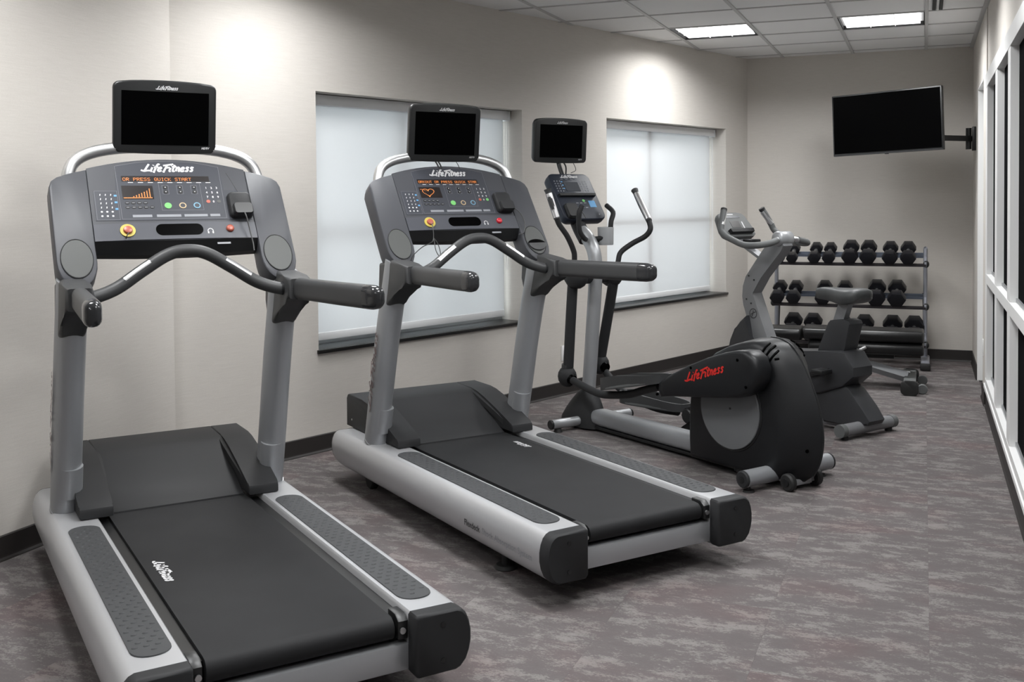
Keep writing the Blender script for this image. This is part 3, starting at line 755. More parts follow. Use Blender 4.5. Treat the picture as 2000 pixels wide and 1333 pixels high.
    bm = B(); loft([[pl.p(a + .254, b_ + .150, h_) for a, b_ in rrect(-.038 * k, -.026 * k, .038 * k, .026 * k, .012 * k, 4)] for k, h_ in ((1, .024), (1, .038), (.9, .044))], True, bm); mk('dock_plug', bm, 'black' if variant == 1 else 'dark', dk, 50)
    if variant == 1:
        c = [pl.p(.254, .132, .040), pl.p(.256, .10, .048), pl.p(.264, .05, .03), pl.p(.270, .0, .02), pl.p(.268, -.035, .02)]
        mk('dock_cable', tube(c, .0026, 8, 5), 'cablegrey', dk)
        mk('cable_line', tube([pl.p(.225, .345, .001), pl.p(.252, .27, .002), pl.p(.268, .20, .024)], .0008, 6, 4), 'cablegrey', dk)
    else:
        c = [pl.p(.275, .14, .040), pl.p(.305, .105, .040), pl.p(.322, .07, .03), pl.p(.322, .03, .02), pl.p(.305, .0, .015), pl.p(.285, .0, .0)]
        mk('dock_cable', tube(c, .0022, 8, 5), 'cablegrey', dk)
        c = [pl.p(-.181, .06, .02), pl.p(-.19, .02, .03), pl.p(-.205, -.035, .03), pl.p(-.235, -.06, .04), pl.p(-.285, -.085, .05), pl.p(-.33, -.115, .03), pl.p(-.345, -.14, .012)]
        mk('safety_cord', tube(c, .0022, 8, 5), 'cable', lip)
        c = [pl.p(-.200, -.03, .03), pl.p(-.212, -.09, .035), pl.p(-.205, -.125, .035), pl.p(-.193, -.11, .035), pl.p(-.19, -.06, .033), pl.p(-.198, -.028, .03)]
        mk('safety_cord_loop', tube(c, .002, 8, 5), 'cable', lip)
    if variant == 1:
        mk('safety_cord', tube([pl.p(-.181, .06, .02), pl.p(-.188, .048, .02), pl.p(-.193, .036, .012)], .002, 8, 4), 'cable', lip)
    # console wings with cup holders
    for s in (-1, 1):
        o_ = [(.2985, .357), (.36, .340), (.405, .322), (.425, .305), (.434, .278), (.4345, .15), (.4345, -.03)]
        arc = [(.366 + .0685 * math.cos(R(a)), -.050 + .105 * math.sin(R(a))) for a in range(0, -181, -15)]
        ol = o_[:-1] + arc + [(.2985, .0)]
        def wr(k, h_, sh=0.0): return [pl.p(s * (.366 + (a - .366) * k), .10 + (b_ - .10) * (1 - (1 - k) * .5) + sh, h_) for a, b_ in ol]
        w_ = mk('console_wing', loft([wr(.86, -.10, -.005), wr(.97, -.085, -.002), wr(1.0, -.06), wr(1.0, -.006), wr(.985, .0), wr(.95, .0025)]), 'cons', T, 35)
        # cup holder rim and well
        cx, cv = .3655 * s, -.036
        def ell(kx, kv, h_, n_=28): return [pl.p(cx + .054 * kx * math.cos(2 * PI * k / n_), cv + .080 * kv * math.sin(2 * PI * k / n_), h_) for k in range(n_)]
        mk('cup_rim', loft([ell(1.04, 1.04, .002), ell(1.03, 1.03, .0058), ell(1.0, 1.0, .0066), ell(.98, .98, .0050)], False), 'dark', w_, 40)
        if variant == 2 and s > 0:
            cp = mk('cup_holder', loft([ell(.985, .985, .002), ell(.98, .98, .0052)]), 'cup', w_, 40)
            mk('cup_opening', loft([[pl.p(cx + .050 * k_ * math.cos(2 * PI * k / 28), cv - .022 + .024 * k_ * math.sin(2 * PI * k / 28), h_) for k in range(28)] for k_, h_ in ((1, .0055), (1.0, .0075), (.9, .0068))]), 'screen', cp, 40)
            mk('cup_front', loft([[pl.p(cx + .0505 * k_ * math.cos(R(180 + 180 * k / 14)), cv - .022 + .041 * k_ * math.sin(R(180 + 180 * k / 14)), h_) for k in range(15)] for k_, h_ in ((1, .006), (.97, .013), (.85, .014))]), 'char', cp, 40)
        else:
            mk('cup_holder', loft([ell(.985, .985, .002), ell(.98, .98, .0052)]), 'cup', w_, 30)
    # arch and monitor
    ar = [(-.362, 1.585, 1.47), (-.358, 1.595, 1.52), (-.335, 1.607, 1.566), (-.285, 1.615, 1.598), (-.20, 1.62, 1.619), (-.08, 1.622, 1.628), (.08, 1.622, 1.628), (.20, 1.62, 1.619), (.285, 1.615, 1.598), (.335, 1.607, 1.566), (.358, 1.595, 1.52), (.362, 1.585, 1.47)]
    arch = mk('monitor_arch', tube(ar, .0235, 18, 5), 'steel', T, 60)
    monitor(T, Vector((0, 1.598, 1.606)), Vector((0, -.105, .9945)), ['lettering', 'HDTV'])
    for a in ((-.055, -.04, .06) if variant == 2 else ()):
        mk('monitor_cable', tube([(a, 1.62, 1.62), (a + .012, 1.60, 1.595), (a + .02, 1.585, 1.565)], .004 if a < 0 else .0018, 8, 4), 'cable', arch)
    mk('monitor_mount', cbox((0, 1.64, 1.68), (.12, .05, .14), .008), 'black', T)
    return T
def monitor(T, o, v, _=None, w=.196, hgt=.270, depth=.055, u=(1, 0, 0)):
    pl = Plane(o, u, v)
    def outline(k, kh):
        pts = []
        base = rrect(-w, .0, w, hgt, .022, 5)
        for a, b_ in base:
            bul = .012 * (1 - (a / w) ** 2)
            if b_ > hgt * .9: b_ += bul
            elif b_ < hgt * .1: b_ -= bul * .5
            pts.append((a * k, hgt / 2 + (b_ - hgt / 2) * kh))
        # extra points along top and bottom for the bulge
        return pts
    def dens(pts):
        out = []
        for i, p in enumerate(pts):
            q = pts[(i + 1) % len(pts)]; out.append(p)
            if abs(p[0] - q[0]) > .1:
                for k in range(1, 8):
                    t = k / 8; x = p[0] + (q[0] - p[0]) * t; y = p[1] + (q[1] - p[1]) * t
                    bul = .012 * (1 - (x / w) ** 2) * (1 if y > hgt / 2 else -.5)
                    out.append((x, y + bul * .75))
        return out
    bm = B(); loft([[pl.p(a, b_, h_) for a, b_ in dens(outline(k, kh))] for k, kh, h_ in ((.80, .78, -depth - .012), (.93, .90, -depth), (.985, .98, -depth * .55), (1.0, 1.0, -.018), (1.0, 1.0, -.006), (.985, .98, -.001), (.965, .95, .0))], True, bm)
    mo = mk('monitor', bm, 'black', T, 45)
    mo.data.materials[0] = M['black']
    bm = B(); pl.rect(bm, -.166, .030, .166, .238, .0002, .001); mk('screen', bm, 'screen', mo, 0)
    mk('monitor_lettering', logo(pl, -.040, .246, .086, .0135, .16, .0012), 'print', mo, 0)
    text(pl, 'HDTV', .138, .016, .011, 'print', mo, 'monitor_lettering', .0012, bold=.0004, shear=.2)
    return mo
treadmill((-1.5183, 2.3463, 0), .90222, 'silver and charcoal treadmill nearest the viewer, orange bar chart on its console', 1)
treadmill((-.9355, 3.7275, 0), .91704, 'silver and charcoal treadmill before the near window, orange heart on its console', 2)

# ------------------------------------------------------------------ elliptical trainer
def elliptical(loc, rz):
    T = thing('elliptical_trainer', 'black and silver elliptical trainer with red lettering on its pedal arm', 'elliptical', loc, rz)
    def sr(y, hw, zc, hh, n=20, p=3.0):
        out = []
        for k in range(n):
            a = 2 * PI * k / n; c, s_ = math.cos(a), math.sin(a)
            out.append((hw * abs(c) ** (2 / p) * (1 if c > 0 else -1), y, zc + hh * abs(s_) ** (2 / p) * (1 if s_ > 0 else -1)))
        return out
    mk('base_tube', loft([sr(.40, .060, .085, .052), sr(1.44, .060, .083, .050), sr(1.485, .056, .081, .047), sr(1.51, .043, .077, .035)]), 'silver2', T, 45)
    mk('base_strip', cbox((0, .95, .026), (.10, 1.10, .018), .003), 'black', T)
    # front shroud round the mast foot
    def el(z, rx, ry, cy, n=24): return [(rx * math.cos(2 * PI * k / n), cy + ry * math.sin(2 * PI * k / n), z) for k in range(n)]
    mk('front_shroud', loft([el(.012, .10, .20, 1.63), el(.05, .098, .19, 1.628), el(.11, .088, .155, 1.615), el(.17, .072, .11, 1.60), el(.215, .055, .07, 1.59), el(.235, .044, .046, 1.582)]), 'dark', T, 60)
    st = mk('stabilizer_bar', tube([(-.285, 1.575, .05), (.32, 1.575, .05)], .029, 18, 0), 'silver', T, 60)
    for s in (-1, 1):
        mk('end_cap', cyl((.283 * s + (.036 if s > 0 else 0), 1.575, .05), (.300 * s + (.036 if s > 0 else 0), 1.575, .05), .0295, 18, None, None, .004), 'black', st)
        mk('leveling_foot', cyl((.24 * s, 1.575, .0), (.24 * s, 1.575, .022), .028, 16, None, .02), 'rubber', st)
    st = mk('stabilizer_bar', tube([(-.285, .0, .065), (.315, .0, .065)], .041, 20, 0), 'silver2', T, 60)
    for s in (-1, 1):
        mk('end_cap', cyl((.284 * s + (.03 if s > 0 else 0), 0, .065), (.302 * s + (.03 if s > 0 else 0), 0, .065), .0415, 20, None, None, .006), 'dark', st)
        mk('cap_plug', cyl((.3015 * s + (.03 if s > 0 else 0), 0, .065), (.3045 * s + (.03 if s > 0 else 0), 0, .065), .016, 14), 'black', st)
        f = mk('leveling_foot', cyl((.255 * s, 0.0, .0), (.255 * s, 0.0, .010), .030, 18, None, .026), 'rubber', st)
        mk('foot_stem', cyl((.255 * s, 0.0, .008), (.255 * s, 0.0, .035), .010, 10), 'black', f)
        wv = mk('transport_wheel', cyl((.075 * s, -.105, .043), (.112 * s, -.105, .043), .043, 20, None, None, .008), 'rubber', T)
        mk('wheel_hub', cyl((.070 * s, -.105, .043), (.117 * s, -.105, .043), .018, 14), 'black', wv)
        mk('wheel_arm', prism([(.02, .03), (.02, .085), (-.03, .085), (-.12, .06), (-.12, .03)], s * .060, s * .074, 'x'), 'silver2', T, 0)
    mk('rear_plate', cbox((0, -.09, .035), (.13, .05, .03), .004), 'silver2', T)
    # drive shroud: profile on the spine plane, narrowing to both sides
    sp = [(.555, .025), (.562, .13), (.562, .24), (.552, .36), (.52, .46), (.46, .555), (.37, .625), (.27, .673), (.17, .702), (.09, .715), (.03, .714), (-.03, .695), (-.075, .660), (-.12, .595), (-.165, .518), (-.198, .445), (-.22, .375), (-.232, .31), (-.235, .25), (-.226, .185), (-.208, .13), (-.175, .075), (-.12, .035), (-.04, .025), (.2, .025), (.4, .025)]
    cx_, cz_ = .22, .32
    def ss(a, b_, t): t = min(1, max(0, (t - a) / (b_ - a))); return t * t * (3 - 2 * t)
    def sh(x, k, dy=0): return [(x, cx_ + (y - cx_) * k + dy + .85 * abs(x) * (1 - ss(-.12, .22, y)) * (1 - .55 * ss(.45, .66, z)), cz_ + (z - cz_) * k) for y, z in sp]
    shroud = mk('drive_shroud', loft([sh(-.128, .86, .02), sh(-.122, .925, .012), sh(-.105, .96, .006), sh(-.06, .985), sh(-.012, .998), sh(0, 1.004), sh(.012, .998), sh(.06, .985), sh(.105, .96, .006), sh(.122, .925, .012), sh(.128, .86, .02)]), 'ell', T, 50)
    mk('shroud_seam', tube([(0, y, z) for y, z in [(cx_ + (a - cx_) * 1.004, cz_ + (b_ - cz_) * 1.004) for a, b_ in sp[9:22]]], .004, 8, 3), 'black', shroud)
    VENTS = [[(.129, .040, .623), (.125, .034, .653), (.109, .026, .682), (.075, .029, .699)],
             [(.128, .024, .610), (.124, .012, .638), (.103, .002, .670), (.070, -.003, .690)],
             [(.125, -.002, .600), (.116, -.013, .628), (.095, -.023, .654), (.074, -.026, .668)],
             [(.107, -.028, .628), (.089, -.042, .632)]]
    for vs_ in VENTS:
        for sg in (-1, 1): mk('vent_slot', tube([(sg * x, y, z) for x, y, z in vs_], .0055, 8, 3), 'screen', shroud)
    for s in (-1, 1):
        for x_, y, z in ((.052, -.181, .202),): mk('screw_hole', cyl((s * (x_ - .02), y + .012, z), (s * x_, y - .001, z), .009, 10), 'screen', shroud)
        dsk = mk('crank_disc', cyl((s * .126, .245, .345), (s * .140, .245, .345), .203, 48, None, None, .003), 'disc', T, 40)
        mk('disc_screw', cyl((s * .139, .235, .35), (s * .1425, .235, .35), .006, 8), 'black', dsk)
        mk('disc_rim', tube([(s * .127, .245 + .209 * math.cos(2 * PI * k / 48), .345 + .209 * math.sin(2 * PI * k / 48)) for k in range(49)], .006, 8, 0), 'black', shroud)
        mk('wheel_arch', tube([(s * .119, .115 + .105 * math.cos(R(a)), .035 + .115 * math.sin(R(a))) for a in range(0, 181, 15)], .006, 8, 2), 'ell', shroud)
        mk('arch_recess', prism([(.115 + .100 * math.cos(R(a)), .03 + .110 * math.sin(R(a))) for a in range(0, 181, 15)], s * .108, s * .1195, 'x'), 'black', shroud, 0)
    # pedal arms
    cov = [(.668, .425), (.672, .39), (.655, .352), (.55, .372), (.40, .392), (.217, .415), (.08, .438), (.0, .475), (-.045, .535), (-.053, .595), (-.03, .645), (.02, .674), (.09, .670), (.18, .648), (.30, .608), (.437, .551), (.56, .492)]
    def cover(s, dy, dz, rot=0):
        c0 = Vector((.06, .555))
        def q(y, z):
            v = Vector((y, z)) - c0; ca, sa = math.cos(rot), math.sin(rot)
            return (c0.x + v.x * ca - v.y * sa + dy, c0.y + v.x * sa + v.y * ca + dz)
        pts = [q(*p) for p in cov]
        c = Vector(q(.25, .53))
        def rg(x, k): return [(s * x, c.x + (a - c.x) * k, c.y + (b_ - c.y) * k) for a, b_ in pts]
        return mk('pedal_arm_cover', loft([rg(.150, .97), rg(.155, 1.0), rg(.225, 1.0), rg(.240, .975), rg(.249, .93), rg(.252, .86)]), 'ell', T, 50), q
    near, q = cover(-1, 0, 0)
    pl = Plane((-.2525, .455, .475), (0, -.954, .30), (0, .30, .954))
    bm = logo(pl, .005, -.010, .30, .042, .115, .0012, slant=.30); mk('red_lettering', bm, 'redlogo', near, 0)
    for y, z in ((.075, .625), (.40, .545), (.66, .37), (.02, .50)): mk('screw_hole', cyl((-.246, y, z), (-.2535, y, z), .008, 10), 'screen', near)
    pn = [(-.2, .70, .40), (-.195, .83, .36), (-.19, .96, .318), (-.18, 1.13, .287), (-.17, 1.25, .275), (-.16, 1.37, .284), (-.15, 1.50, .302), (-.14, 1.612, .322)]
    mk('pedal_tube', tube(pn, .0225, 14, 5), 'dark', T, 60)
    far, q = cover(1, .36, -.33, -.12)
    pf = [(.14, 1.642, .372), (.15, 1.563, .300), (.16, 1.465, .235), (.17, 1.34, .190), (.18, 1.15, .165), (.19, .98, .170)]
    mk('pedal_tube', tube(pf, .0225, 14, 5), 'dark', T, 60)
    def pedal(s, y0, y1, z0, z1, xc):
        # shoe tray: sole plate sunk inside a rim that rises to the toe
        L = y1 - y0; n = 30; ol = []
        for k in range(n):
            a = 2 * PI * k / n; c, q = math.cos(a), math.sin(a)
            ol.append((y0 + L / 2 + L / 2 * abs(c) ** .6 * (1 if c > 0 else -1), .082 * abs(q) ** .6 * (1 if q > 0 else -1)))
        def zz(y): return z0 + (z1 - z0) * (y - y0) / L
        pd = mk('foot_plate', loft([[(s * xc + x * .97, y0 + L / 2 + (y - y0 - L / 2) * .985, zz(y) + d_) for y, x in ol] for d_ in (-.026, -.010)]), 'grip', T, 30)
        outer, top_o, top_i, inn = [], [], [], []
        for y, x in ol:
            t = (y - y0) / L; hgt = .012 + .030 * max(0.0, min(1.0, t * 1.6))
            yi, xi = y0 + L / 2 + (y - y0 - L / 2) * .955, x * .86
            outer.append((s * xc + x * .96, y, zz(y) - .032)); top_o.append((s * xc + x, y, zz(y) + hgt)); top_i.append((s * xc + xi, yi, zz(yi) + hgt)); inn.append((s * xc + xi, yi, zz(yi) - .02))
        mk('foot_rim', loft([outer, top_o, top_i, inn], False), 'char', pd, 50)
    pedal(-1, .64, 1.165, .462, .345, .20)
    pedal(1, .87, 1.44, .225, .195, .165)
    mk('crank_link', cyl((.128, .845, .175), (.20, .845, .175), .042, 18, None, None, .006), 'black', T)
    mk('crank_arm', loft([[(x, y, z) for y, z in ((.86, .14), (.90, .17), (.87, .215), (.30, .40), (.24, .40), (.22, .345), (.27, .31))] for x in (.142, .158)]), 'black', T, 30)
    # swing arms
    for s, low, upp, jn in ((-1, [(-.14, 1.60, .385), (-.135, 1.578, .692), (-.13, 1.56, .93)], [(-.13, 1.555, .95), (-.14, 1.531, 1.054), (-.152, 1.526, 1.105), (-.20, 1.522, 1.189), (-.25, 1.531, 1.258), (-.268, 1.533, 1.295), (-.29, 1.558, 1.396), (-.30, 1.575, 1.455), (-.302, 1.578, 1.468)], (-.14, 1.612, .325)),
                            (1, [(.14, 1.632, .42), (.135, 1.54, .74), (.13, 1.485, .93)], [(.13, 1.478, .95), (.14, 1.459, 1.024), (.16, 1.456, 1.083), (.22, 1.418, 1.137), (.27, 1.356, 1.181), (.288, 1.328, 1.225), (.30, 1.352, 1.275), (.31, 1.435, 1.369), (.318, 1.50, 1.452), (.32, 1.509, 1.462)], (.14, 1.642, .37))):
        a = mk('swing_arm', tube(low, .030, 16, 4, ry=.034), 'dark', T, 60)
        bm = B(); ball(jn, .058, 18, bm, (1.0, 1.05, 1.15)); mk('arm_joint', bm, 'dark', a, 60)
        mk('joint_collar', tube([(jn[0], jn[1] - .003, jn[2] + .055), (jn[0] + .0005 * s, jn[1] - .006, jn[2] + .075)], .0345, 16, 0, ry=.039), 'char', a, 60)
        mk('joint_mouth', cyl((jn[0], jn[1] - .045, jn[2] - .012), (jn[0], jn[1] - .062, jn[2] - .016), .036, 16, None, .030), 'screen', a)
        hd = mk('handle', tube(upp[:-3], .0165, 12, 5), 'dark', a, 60)
        gripp = mk('handle_grip', tube(upp[-4:], .019, 14, 5), 'char', a, 60)
        g0, g1 = Vector(upp[-4]), Vector(upp[-2]); ax = (g1 - g0).normalized(); back = Vector((-.3 if s < 0 else -.45, -.9, .2)); back = (back - ax * back.dot(ax)).normalized(); sd = ax.cross(back)
        mk('pulse_sensor', loft([[g0 + (g1 - g0) * t + (back * math.cos(R(d_)) + sd * math.sin(R(d_))) * .0202 for d_ in range(-70, 71, 14)] for t in (.05, .95)], False, None, closed=False), 'chrome', gripp, 60)
        mk('grip_flare', tube([upp[-2], Vector(upp[-1]) + ax * .006], [.019, .023], 14, 0), 'char', gripp, 60)
        mk('pivot_pod', ball((.135 * s, 1.525, .945), .075, 18, None, (.75, 1.35, 1.05)), 'dark', T, 60)
    mk('pivot_axle', tube([(-.14, 1.525, .94), (.14, 1.525, .94)], .045, 18, 0), 'dark', T, 60)
    # mast and neck
    mk('mast', tube([(0, 1.592, .14), (0, 1.56, .40), (0, 1.533, .65), (0, 1.508, .90), (0, 1.505, 1.02), (0, 1.525, 1.10), (0, 1.575, 1.165), (0, 1.64, 1.21)], .040, 20, 5, ry=.046, up=(0, 1, 0)), 'silver', T, 60)
    mk('neck', tube([(0, 1.60, 1.16), (0, 1.66, 1.23), (0, 1.72, 1.32)], .045, 16, 4), 'dark', T, 60)
    pl = Plane((.016, 1.622, 1.287), (1, 0, 0), (0, .575, .818))
    ol = rrect(-.150, .0, .172, .352, .04, 6)
    ol = [(a + (b_ / .352) * (.0 if a > 0 else .0) - .10 * (b_ / .352 - .5) * 0, b_) for a, b_ in ol]
    cons = mk('console', loft([[pl.p(a * k, .176 + (b_ - .176) * k, h_) for a, b_ in ol] for k, h_ in ((.88, -.075), (.98, -.06), (1.0, -.04), (1.0, -.008), (.985, -.001), (.96, .001))]), 'ellcons', T, 45)
    mk('console_lettering', logo(pl, -.062, .318, .14, .020, .16, .003), 'print', cons, 0)
    bm = B(); pl.rect(bm, -.050, .215, .060, .285, .0012, .0008); mk('lcd', bm, 'lcd', cons, 0)
    bm = B(); pl.poly(bm, [(-.13, .168), (.145, .168), (.15, .186), (-.135, .186)], .0, .022); mk('reading_ledge', bm, 'black', cons, 0)
    bm = B()
    for i in range(3):
        for j in range(5):
            pl.disc(bm, -.118 + i * .021, .292 - j * .019, .0048, .002, seg=8); pl.disc(bm, .083 + i * .021, .292 - j * .018, .0052, .002, seg=8)
    for i in range(4): pl.rect(bm, -.065 + i * .038, .305, -.045 + i * .038, .309, .002)
    for i in range(6): pl.rect(bm, -.02 + (i % 3) * .03, .12 - (i // 3) * .035, .0 + (i % 3) * .03, .126 - (i // 3) * .035, .002)
    pl.disc(bm, .125, .035, .006, .002, seg=8)
    mk('key_marks', bm, 'print2', cons, 0)
    bm = B()
    for j in range(3): pl.rect(bm, -.070, .283 - .026 * j, -.058, .291 - .026 * j, .0022)
    pl.rect(bm, .080, .09, .130, .14, .0018); mk('blue_marks', bm, 'bluetxt', cons, 0)
    bm = B(); pl.disc(bm, .045, .140, .010, .001, .002); mk('round_button', bm, 'green', cons, 0)
    bm = B(); loft([[pl.p(a - .085, b_ + .06, h_) for a, b_ in rrect(-.045 * k, -.055 * k, .045 * k, .05 * k, .016 * k, 4)] for k, h_ in ((1, .001), (1, .018), (.9, .028))], True, bm); dk = mk('media_dock', bm, 'black', cons, 50)
    mk('dock_cable', tube([pl.p(-.06, .05, .028), pl.p(-.04, .03, .04), pl.p(-.02, -.01, .03)], .0024, 8, 5), 'cablegrey', dk)
    # fixed bars, cup, monitor
    for s in (-1, 1):
        mk('fixed_bar', tube([(.03 * s, 1.56, 1.165), (.075 * s, 1.52, 1.175), (.115 * s, 1.508, 1.215), (.125 * s, 1.505, 1.275), (.125 * s if s < 0 else .16, 1.50 if s < 0 else 1.53, 1.33), (.105 * s if s < 0 else .165, 1.50 if s < 0 else 1.60, 1.372)], .0155, 12, 5), 'dark', T, 60)
    cu = mk('cup_holder', loft([[(.105 + r_ * math.cos(2 * PI * k / 20), 1.535 + r_ * math.sin(2 * PI * k / 20), z) for k in range(20)] for r_, z in ((.045, 1.128), (.048, 1.133), (.050, 1.237), (.047, 1.239), (.044, 1.15))]), 'cupgrey', T, 40)
    mk('cup_arm', cbox((.045, 1.55, 1.16), (.09, .03, .03), .006), 'dark', T)
    monitor(T, Vector((.003, 1.862, 1.648)), Vector((0, -.07, .9975)), None, .206)
    mk('monitor_stem', tube([(0, 1.80, 1.50), (0, 1.87, 1.62), (0, 1.895, 1.70)], .014, 12, 4), 'black', T, 60)
    mk('monitor_cable', tube([(.02, 1.83, 1.57), (.035, 1.85, 1.62), (.03, 1.88, 1.66)], .005, 8, 4), 'cable', T)
    mk('monitor_cable', tube([(.06, 1.83, 1.58), (.10, 1.83, 1.60), (.10, 1.86, 1.65)], .002, 8, 4), 'cable', T)
elliptical((-.633, 5.27, 0), R(55))

# ------------------------------------------------------------------ upright exercise bike
def bike(loc, rz):
    T = thing('exercise_bike', 'grey upright exercise bike with padded saddle in front of the dumbbell rack', 'exercise bike', loc, rz)
    mast = [(.70, .40), (.86, .40), (.888, .56), (.905, .64), (.935, .70), (.946, .76), (.940, .83), (.915, .895), (.84, .985), (.765, 1.075), (.70, 1.135), (.66, 1.165), (.61, 1.15), (.592, 1.105), (.62, 1.065), (.70, .98), (.785, .895), (.858, .787), (.79, .64), (.725, .50)]
    ms = mk('mast', prism(mast, -.045, .045, 'x', .004, 2), 'bikesil', T, 30)
    for y, z in ((.905, .745), (.865, .72), (.885, .90), (.84, .875), (.89, .63)):
        for s in (-1, 1): mk('bolt', cyl((s * .0445, y, z), (s * .048, y, z), .006, 8), 'black', ms)
    pl = Plane((-.0455, .846, .655), (0, -1, 0), (0, 0, 1))
    bm = B()
    for r_, w_ in ((.030, .006),):
        pts = [(r_ * math.cos(2 * PI * k / 24), r_ * math.sin(2 * PI * k / 24)) for k in range(25)]; pl.stroke(bm, pts, w_, .001, 1)
    pl.stroke(bm, [(-.02, -.008), (0, .004), (.022, .012)], .006, .001); pl.stroke(bm, [(-.012, -.02), (-.002, .0), (.0, .02)], .006, .001)
    mk('emblem', bm, 'darkprint', ms, 0)
    fc = [(.88, .64), (.93, .60), (.975, .545), (1.02, .47), (1.05, .36), (1.05, .25), (1.0, .10), (.90, .06), (.66, .06), (.66, .40), (.80, .44), (.85, .50)]
    mk('flywheel_cover', prism(fc, -.085, .085, 'x', .012, 2), 'bikegrey', T, 30)
    body = [(.70, .44), (.50, .452), (.30, .475), (.125, .495), (.085, .488), (.025, .405), (.026, .350), (.104, .282), (.276, .215), (.50, .19), (.72, .19)]
    bd = mk('drive_cover', prism(body, -.095, .095, 'x', .016, 2), 'bikegrey', T, 30)
    leg = [(.30, .30), (.10, .285), (.07, .27), (-.02, .165), (-.075, .100), (-.06, .075), (.07, .055), (.26, .045), (.36, .22)]
    mk('rear_cover', prism(leg, -.075, .075, 'x', .012, 2), 'bikegrey', T, 30)
    mk('base_tube', cbox((0, .45, .045), (.07, .95, .045), .008), 'bikesil', T)
    sh = [(.315, .465), (.30, .50), (.235, .652), (.22, .668), (.125, .682), (.082, .674), (.072, .655), (.115, .50), (.13, .465)]
    mk('seat_post_cover', prism(sh, -.062, .062, 'x', .008, 2), 'bikegrey', T, 30)
    mk('seat_post', loft([[(x, y + dy, z) for x, dy in ((-.024, -.036), (.024, -.036), (.024, .036), (-.024, .036))] for y, z in ((.205, .62), (.140, .80))]), 'bikesil', T, 30)
    # saddle
    rings = []
    for y, hw, zt, th in ((.365, .012, .842, .030), (.355, .026, .852, .058), (.32, .036, .860, .072), (.27, .042, .863, .078), (.22, .055, .863, .084), (.17, .078, .864, .092), (.12, .098, .866, .098), (.08, .106, .869, .096), (.045, .102, .869, .085), (.02, .082, .864, .06), (.008, .045, .857, .03)):
        rg = []
        for k in range(18):
            a = 2 * PI * k / 18; c, s_ = math.cos(a), math.sin(a)
            rg.append((hw * abs(c) ** .7 * (1 if c > 0 else -1), y, zt - th / 2 + th / 2 * abs(s_) ** .7 * (1 if s_ > 0 else -1) - (.018 * c * c if s_ < 0 else 0)))
        rings.append(rg)
    mk('saddle', loft(rings), 'seat', T, 60)
    mk('saddle_clamp', cbox((0, .14, .79), (.06, .12, .03), .008), 'dark', T)
    # head clamp and bars
    mk('head_clamp', cyl((-.062, .635, 1.150), (.062, .635, 1.150), .047, 24, None, None, .008), 'silver', T, 50)
    for s in (-1, 1):
        pth = [(.05 * s, .632, 1.152), (.10 * s, .60, 1.142), (.17 * s, .595, 1.126), (.235 * s, .64, 1.114), (.262 * s, .72, 1.114), (.262 * s, .81, 1.140), (.255 * s, .885, 1.165), (.25 * s, .93, 1.195), (.236 * s, .945, 1.235), (.205 * s, .962, 1.295), (.18 * s, .976, 1.338)]
        hb = mk('handlebar', tube(pth[1:], .0205, 14, 6), 'grip', T, 60)
        mk('bar_stub', tube(pth[:3], .0150, 12, 4), 'chrome', hb, 60)
        mk('pulse_sensor', tube([Vector(pth[-3]) + Vector((-.0, -.004, .0)), Vector(pth[-1]) + Vector((0, -.004, -.018))], .0185, 12, 0), 'chrome', hb, 60)
        mk('grip_end', tube([Vector(pth[-1]) - Vector((-.006 * s, .003, .012)), Vector(pth[-1]) + Vector((-.002 * s, .001, .004))], .0215, 12, 0), 'dark', hb, 60)
    # console
    pl = Plane((0, .985, 1.155), (1, 0, 0), (0, .58, .815))
    ol = [(-.115, .0), (.115, .0), (.145, .02), (.152, .06), (.128, .165), (.11, .188), (.06, .197), (-.06, .197), (-.11, .188), (-.128, .165), (-.152, .06), (-.145, .02)]
    cs = mk('console', loft([[pl.p(a * k, .098 + (b_ - .098) * k, h_) for a, b_ in ol] for k, h_ in ((.80, -.055), (.97, -.045), (1.0, -.03), (1.0, -.006), (.97, .0))]), 'grip', T, 45)
    bm = B(); pl.rect(bm, -.078, .15, .068, .168, .0005, .001); mk('message_window', bm, 'lcd', cs, 0)
    bm = B(); pl.rect(bm, -.045, .072, .040, .125, .0005, .001); mk('lcd', bm, 'led_bg', cs, 0)
    bm = B(); pl.poly(bm, [(-.10, .022), (.11, .022), (.115, .048), (-.105, .048)], .0, .03); mk('reading_ledge', bm, 'dark', cs, 0)
    bm = B(); pl.rect(bm, .062, .06, .072, .12, .0008); pl.rect(bm, -.06, .176, .02, .184, .0008); mk('white_marks', bm, 'print', cs, 0)
    mk('console_arm', loft([[(x, y + a, z + b_) for x, a, b_ in ((-.035, -.018, -.02), (.035, -.018, -.02), (.035, .018, .02), (-.035, .018, .02))] for y, z in ((.77, 1.00), (1.03, 1.14))]), 'bikesil', T, 30)
    mk('arm_clip', cbox((0, .90, 1.125), (.09, .08, .03), .006), 'black', T)
    # cranks and pedals
    for s, y, z in ((-1, .19, .372), (1, .47, .29)):
        ca = mk('crank', loft([[(s * x, a, b_) for a, b_ in ((.33 + dy, .331 + dz), (y + dy, z + dz), (y + dy, z + dz - .022), (.33 + dy, .331 + dz - .03))] for x, dy, dz in ((.098, 0, .012), (.116, 0, .012))]), 'black', T, 30)
        mk('pedal', cbox((s * .175, y, z), (.10, .085, .028), .007), 'black', ca)
        mk('pedal_axle', cyl((s * .10, y, z), (s * .17, y, z), .009, 10), 'steel', ca)
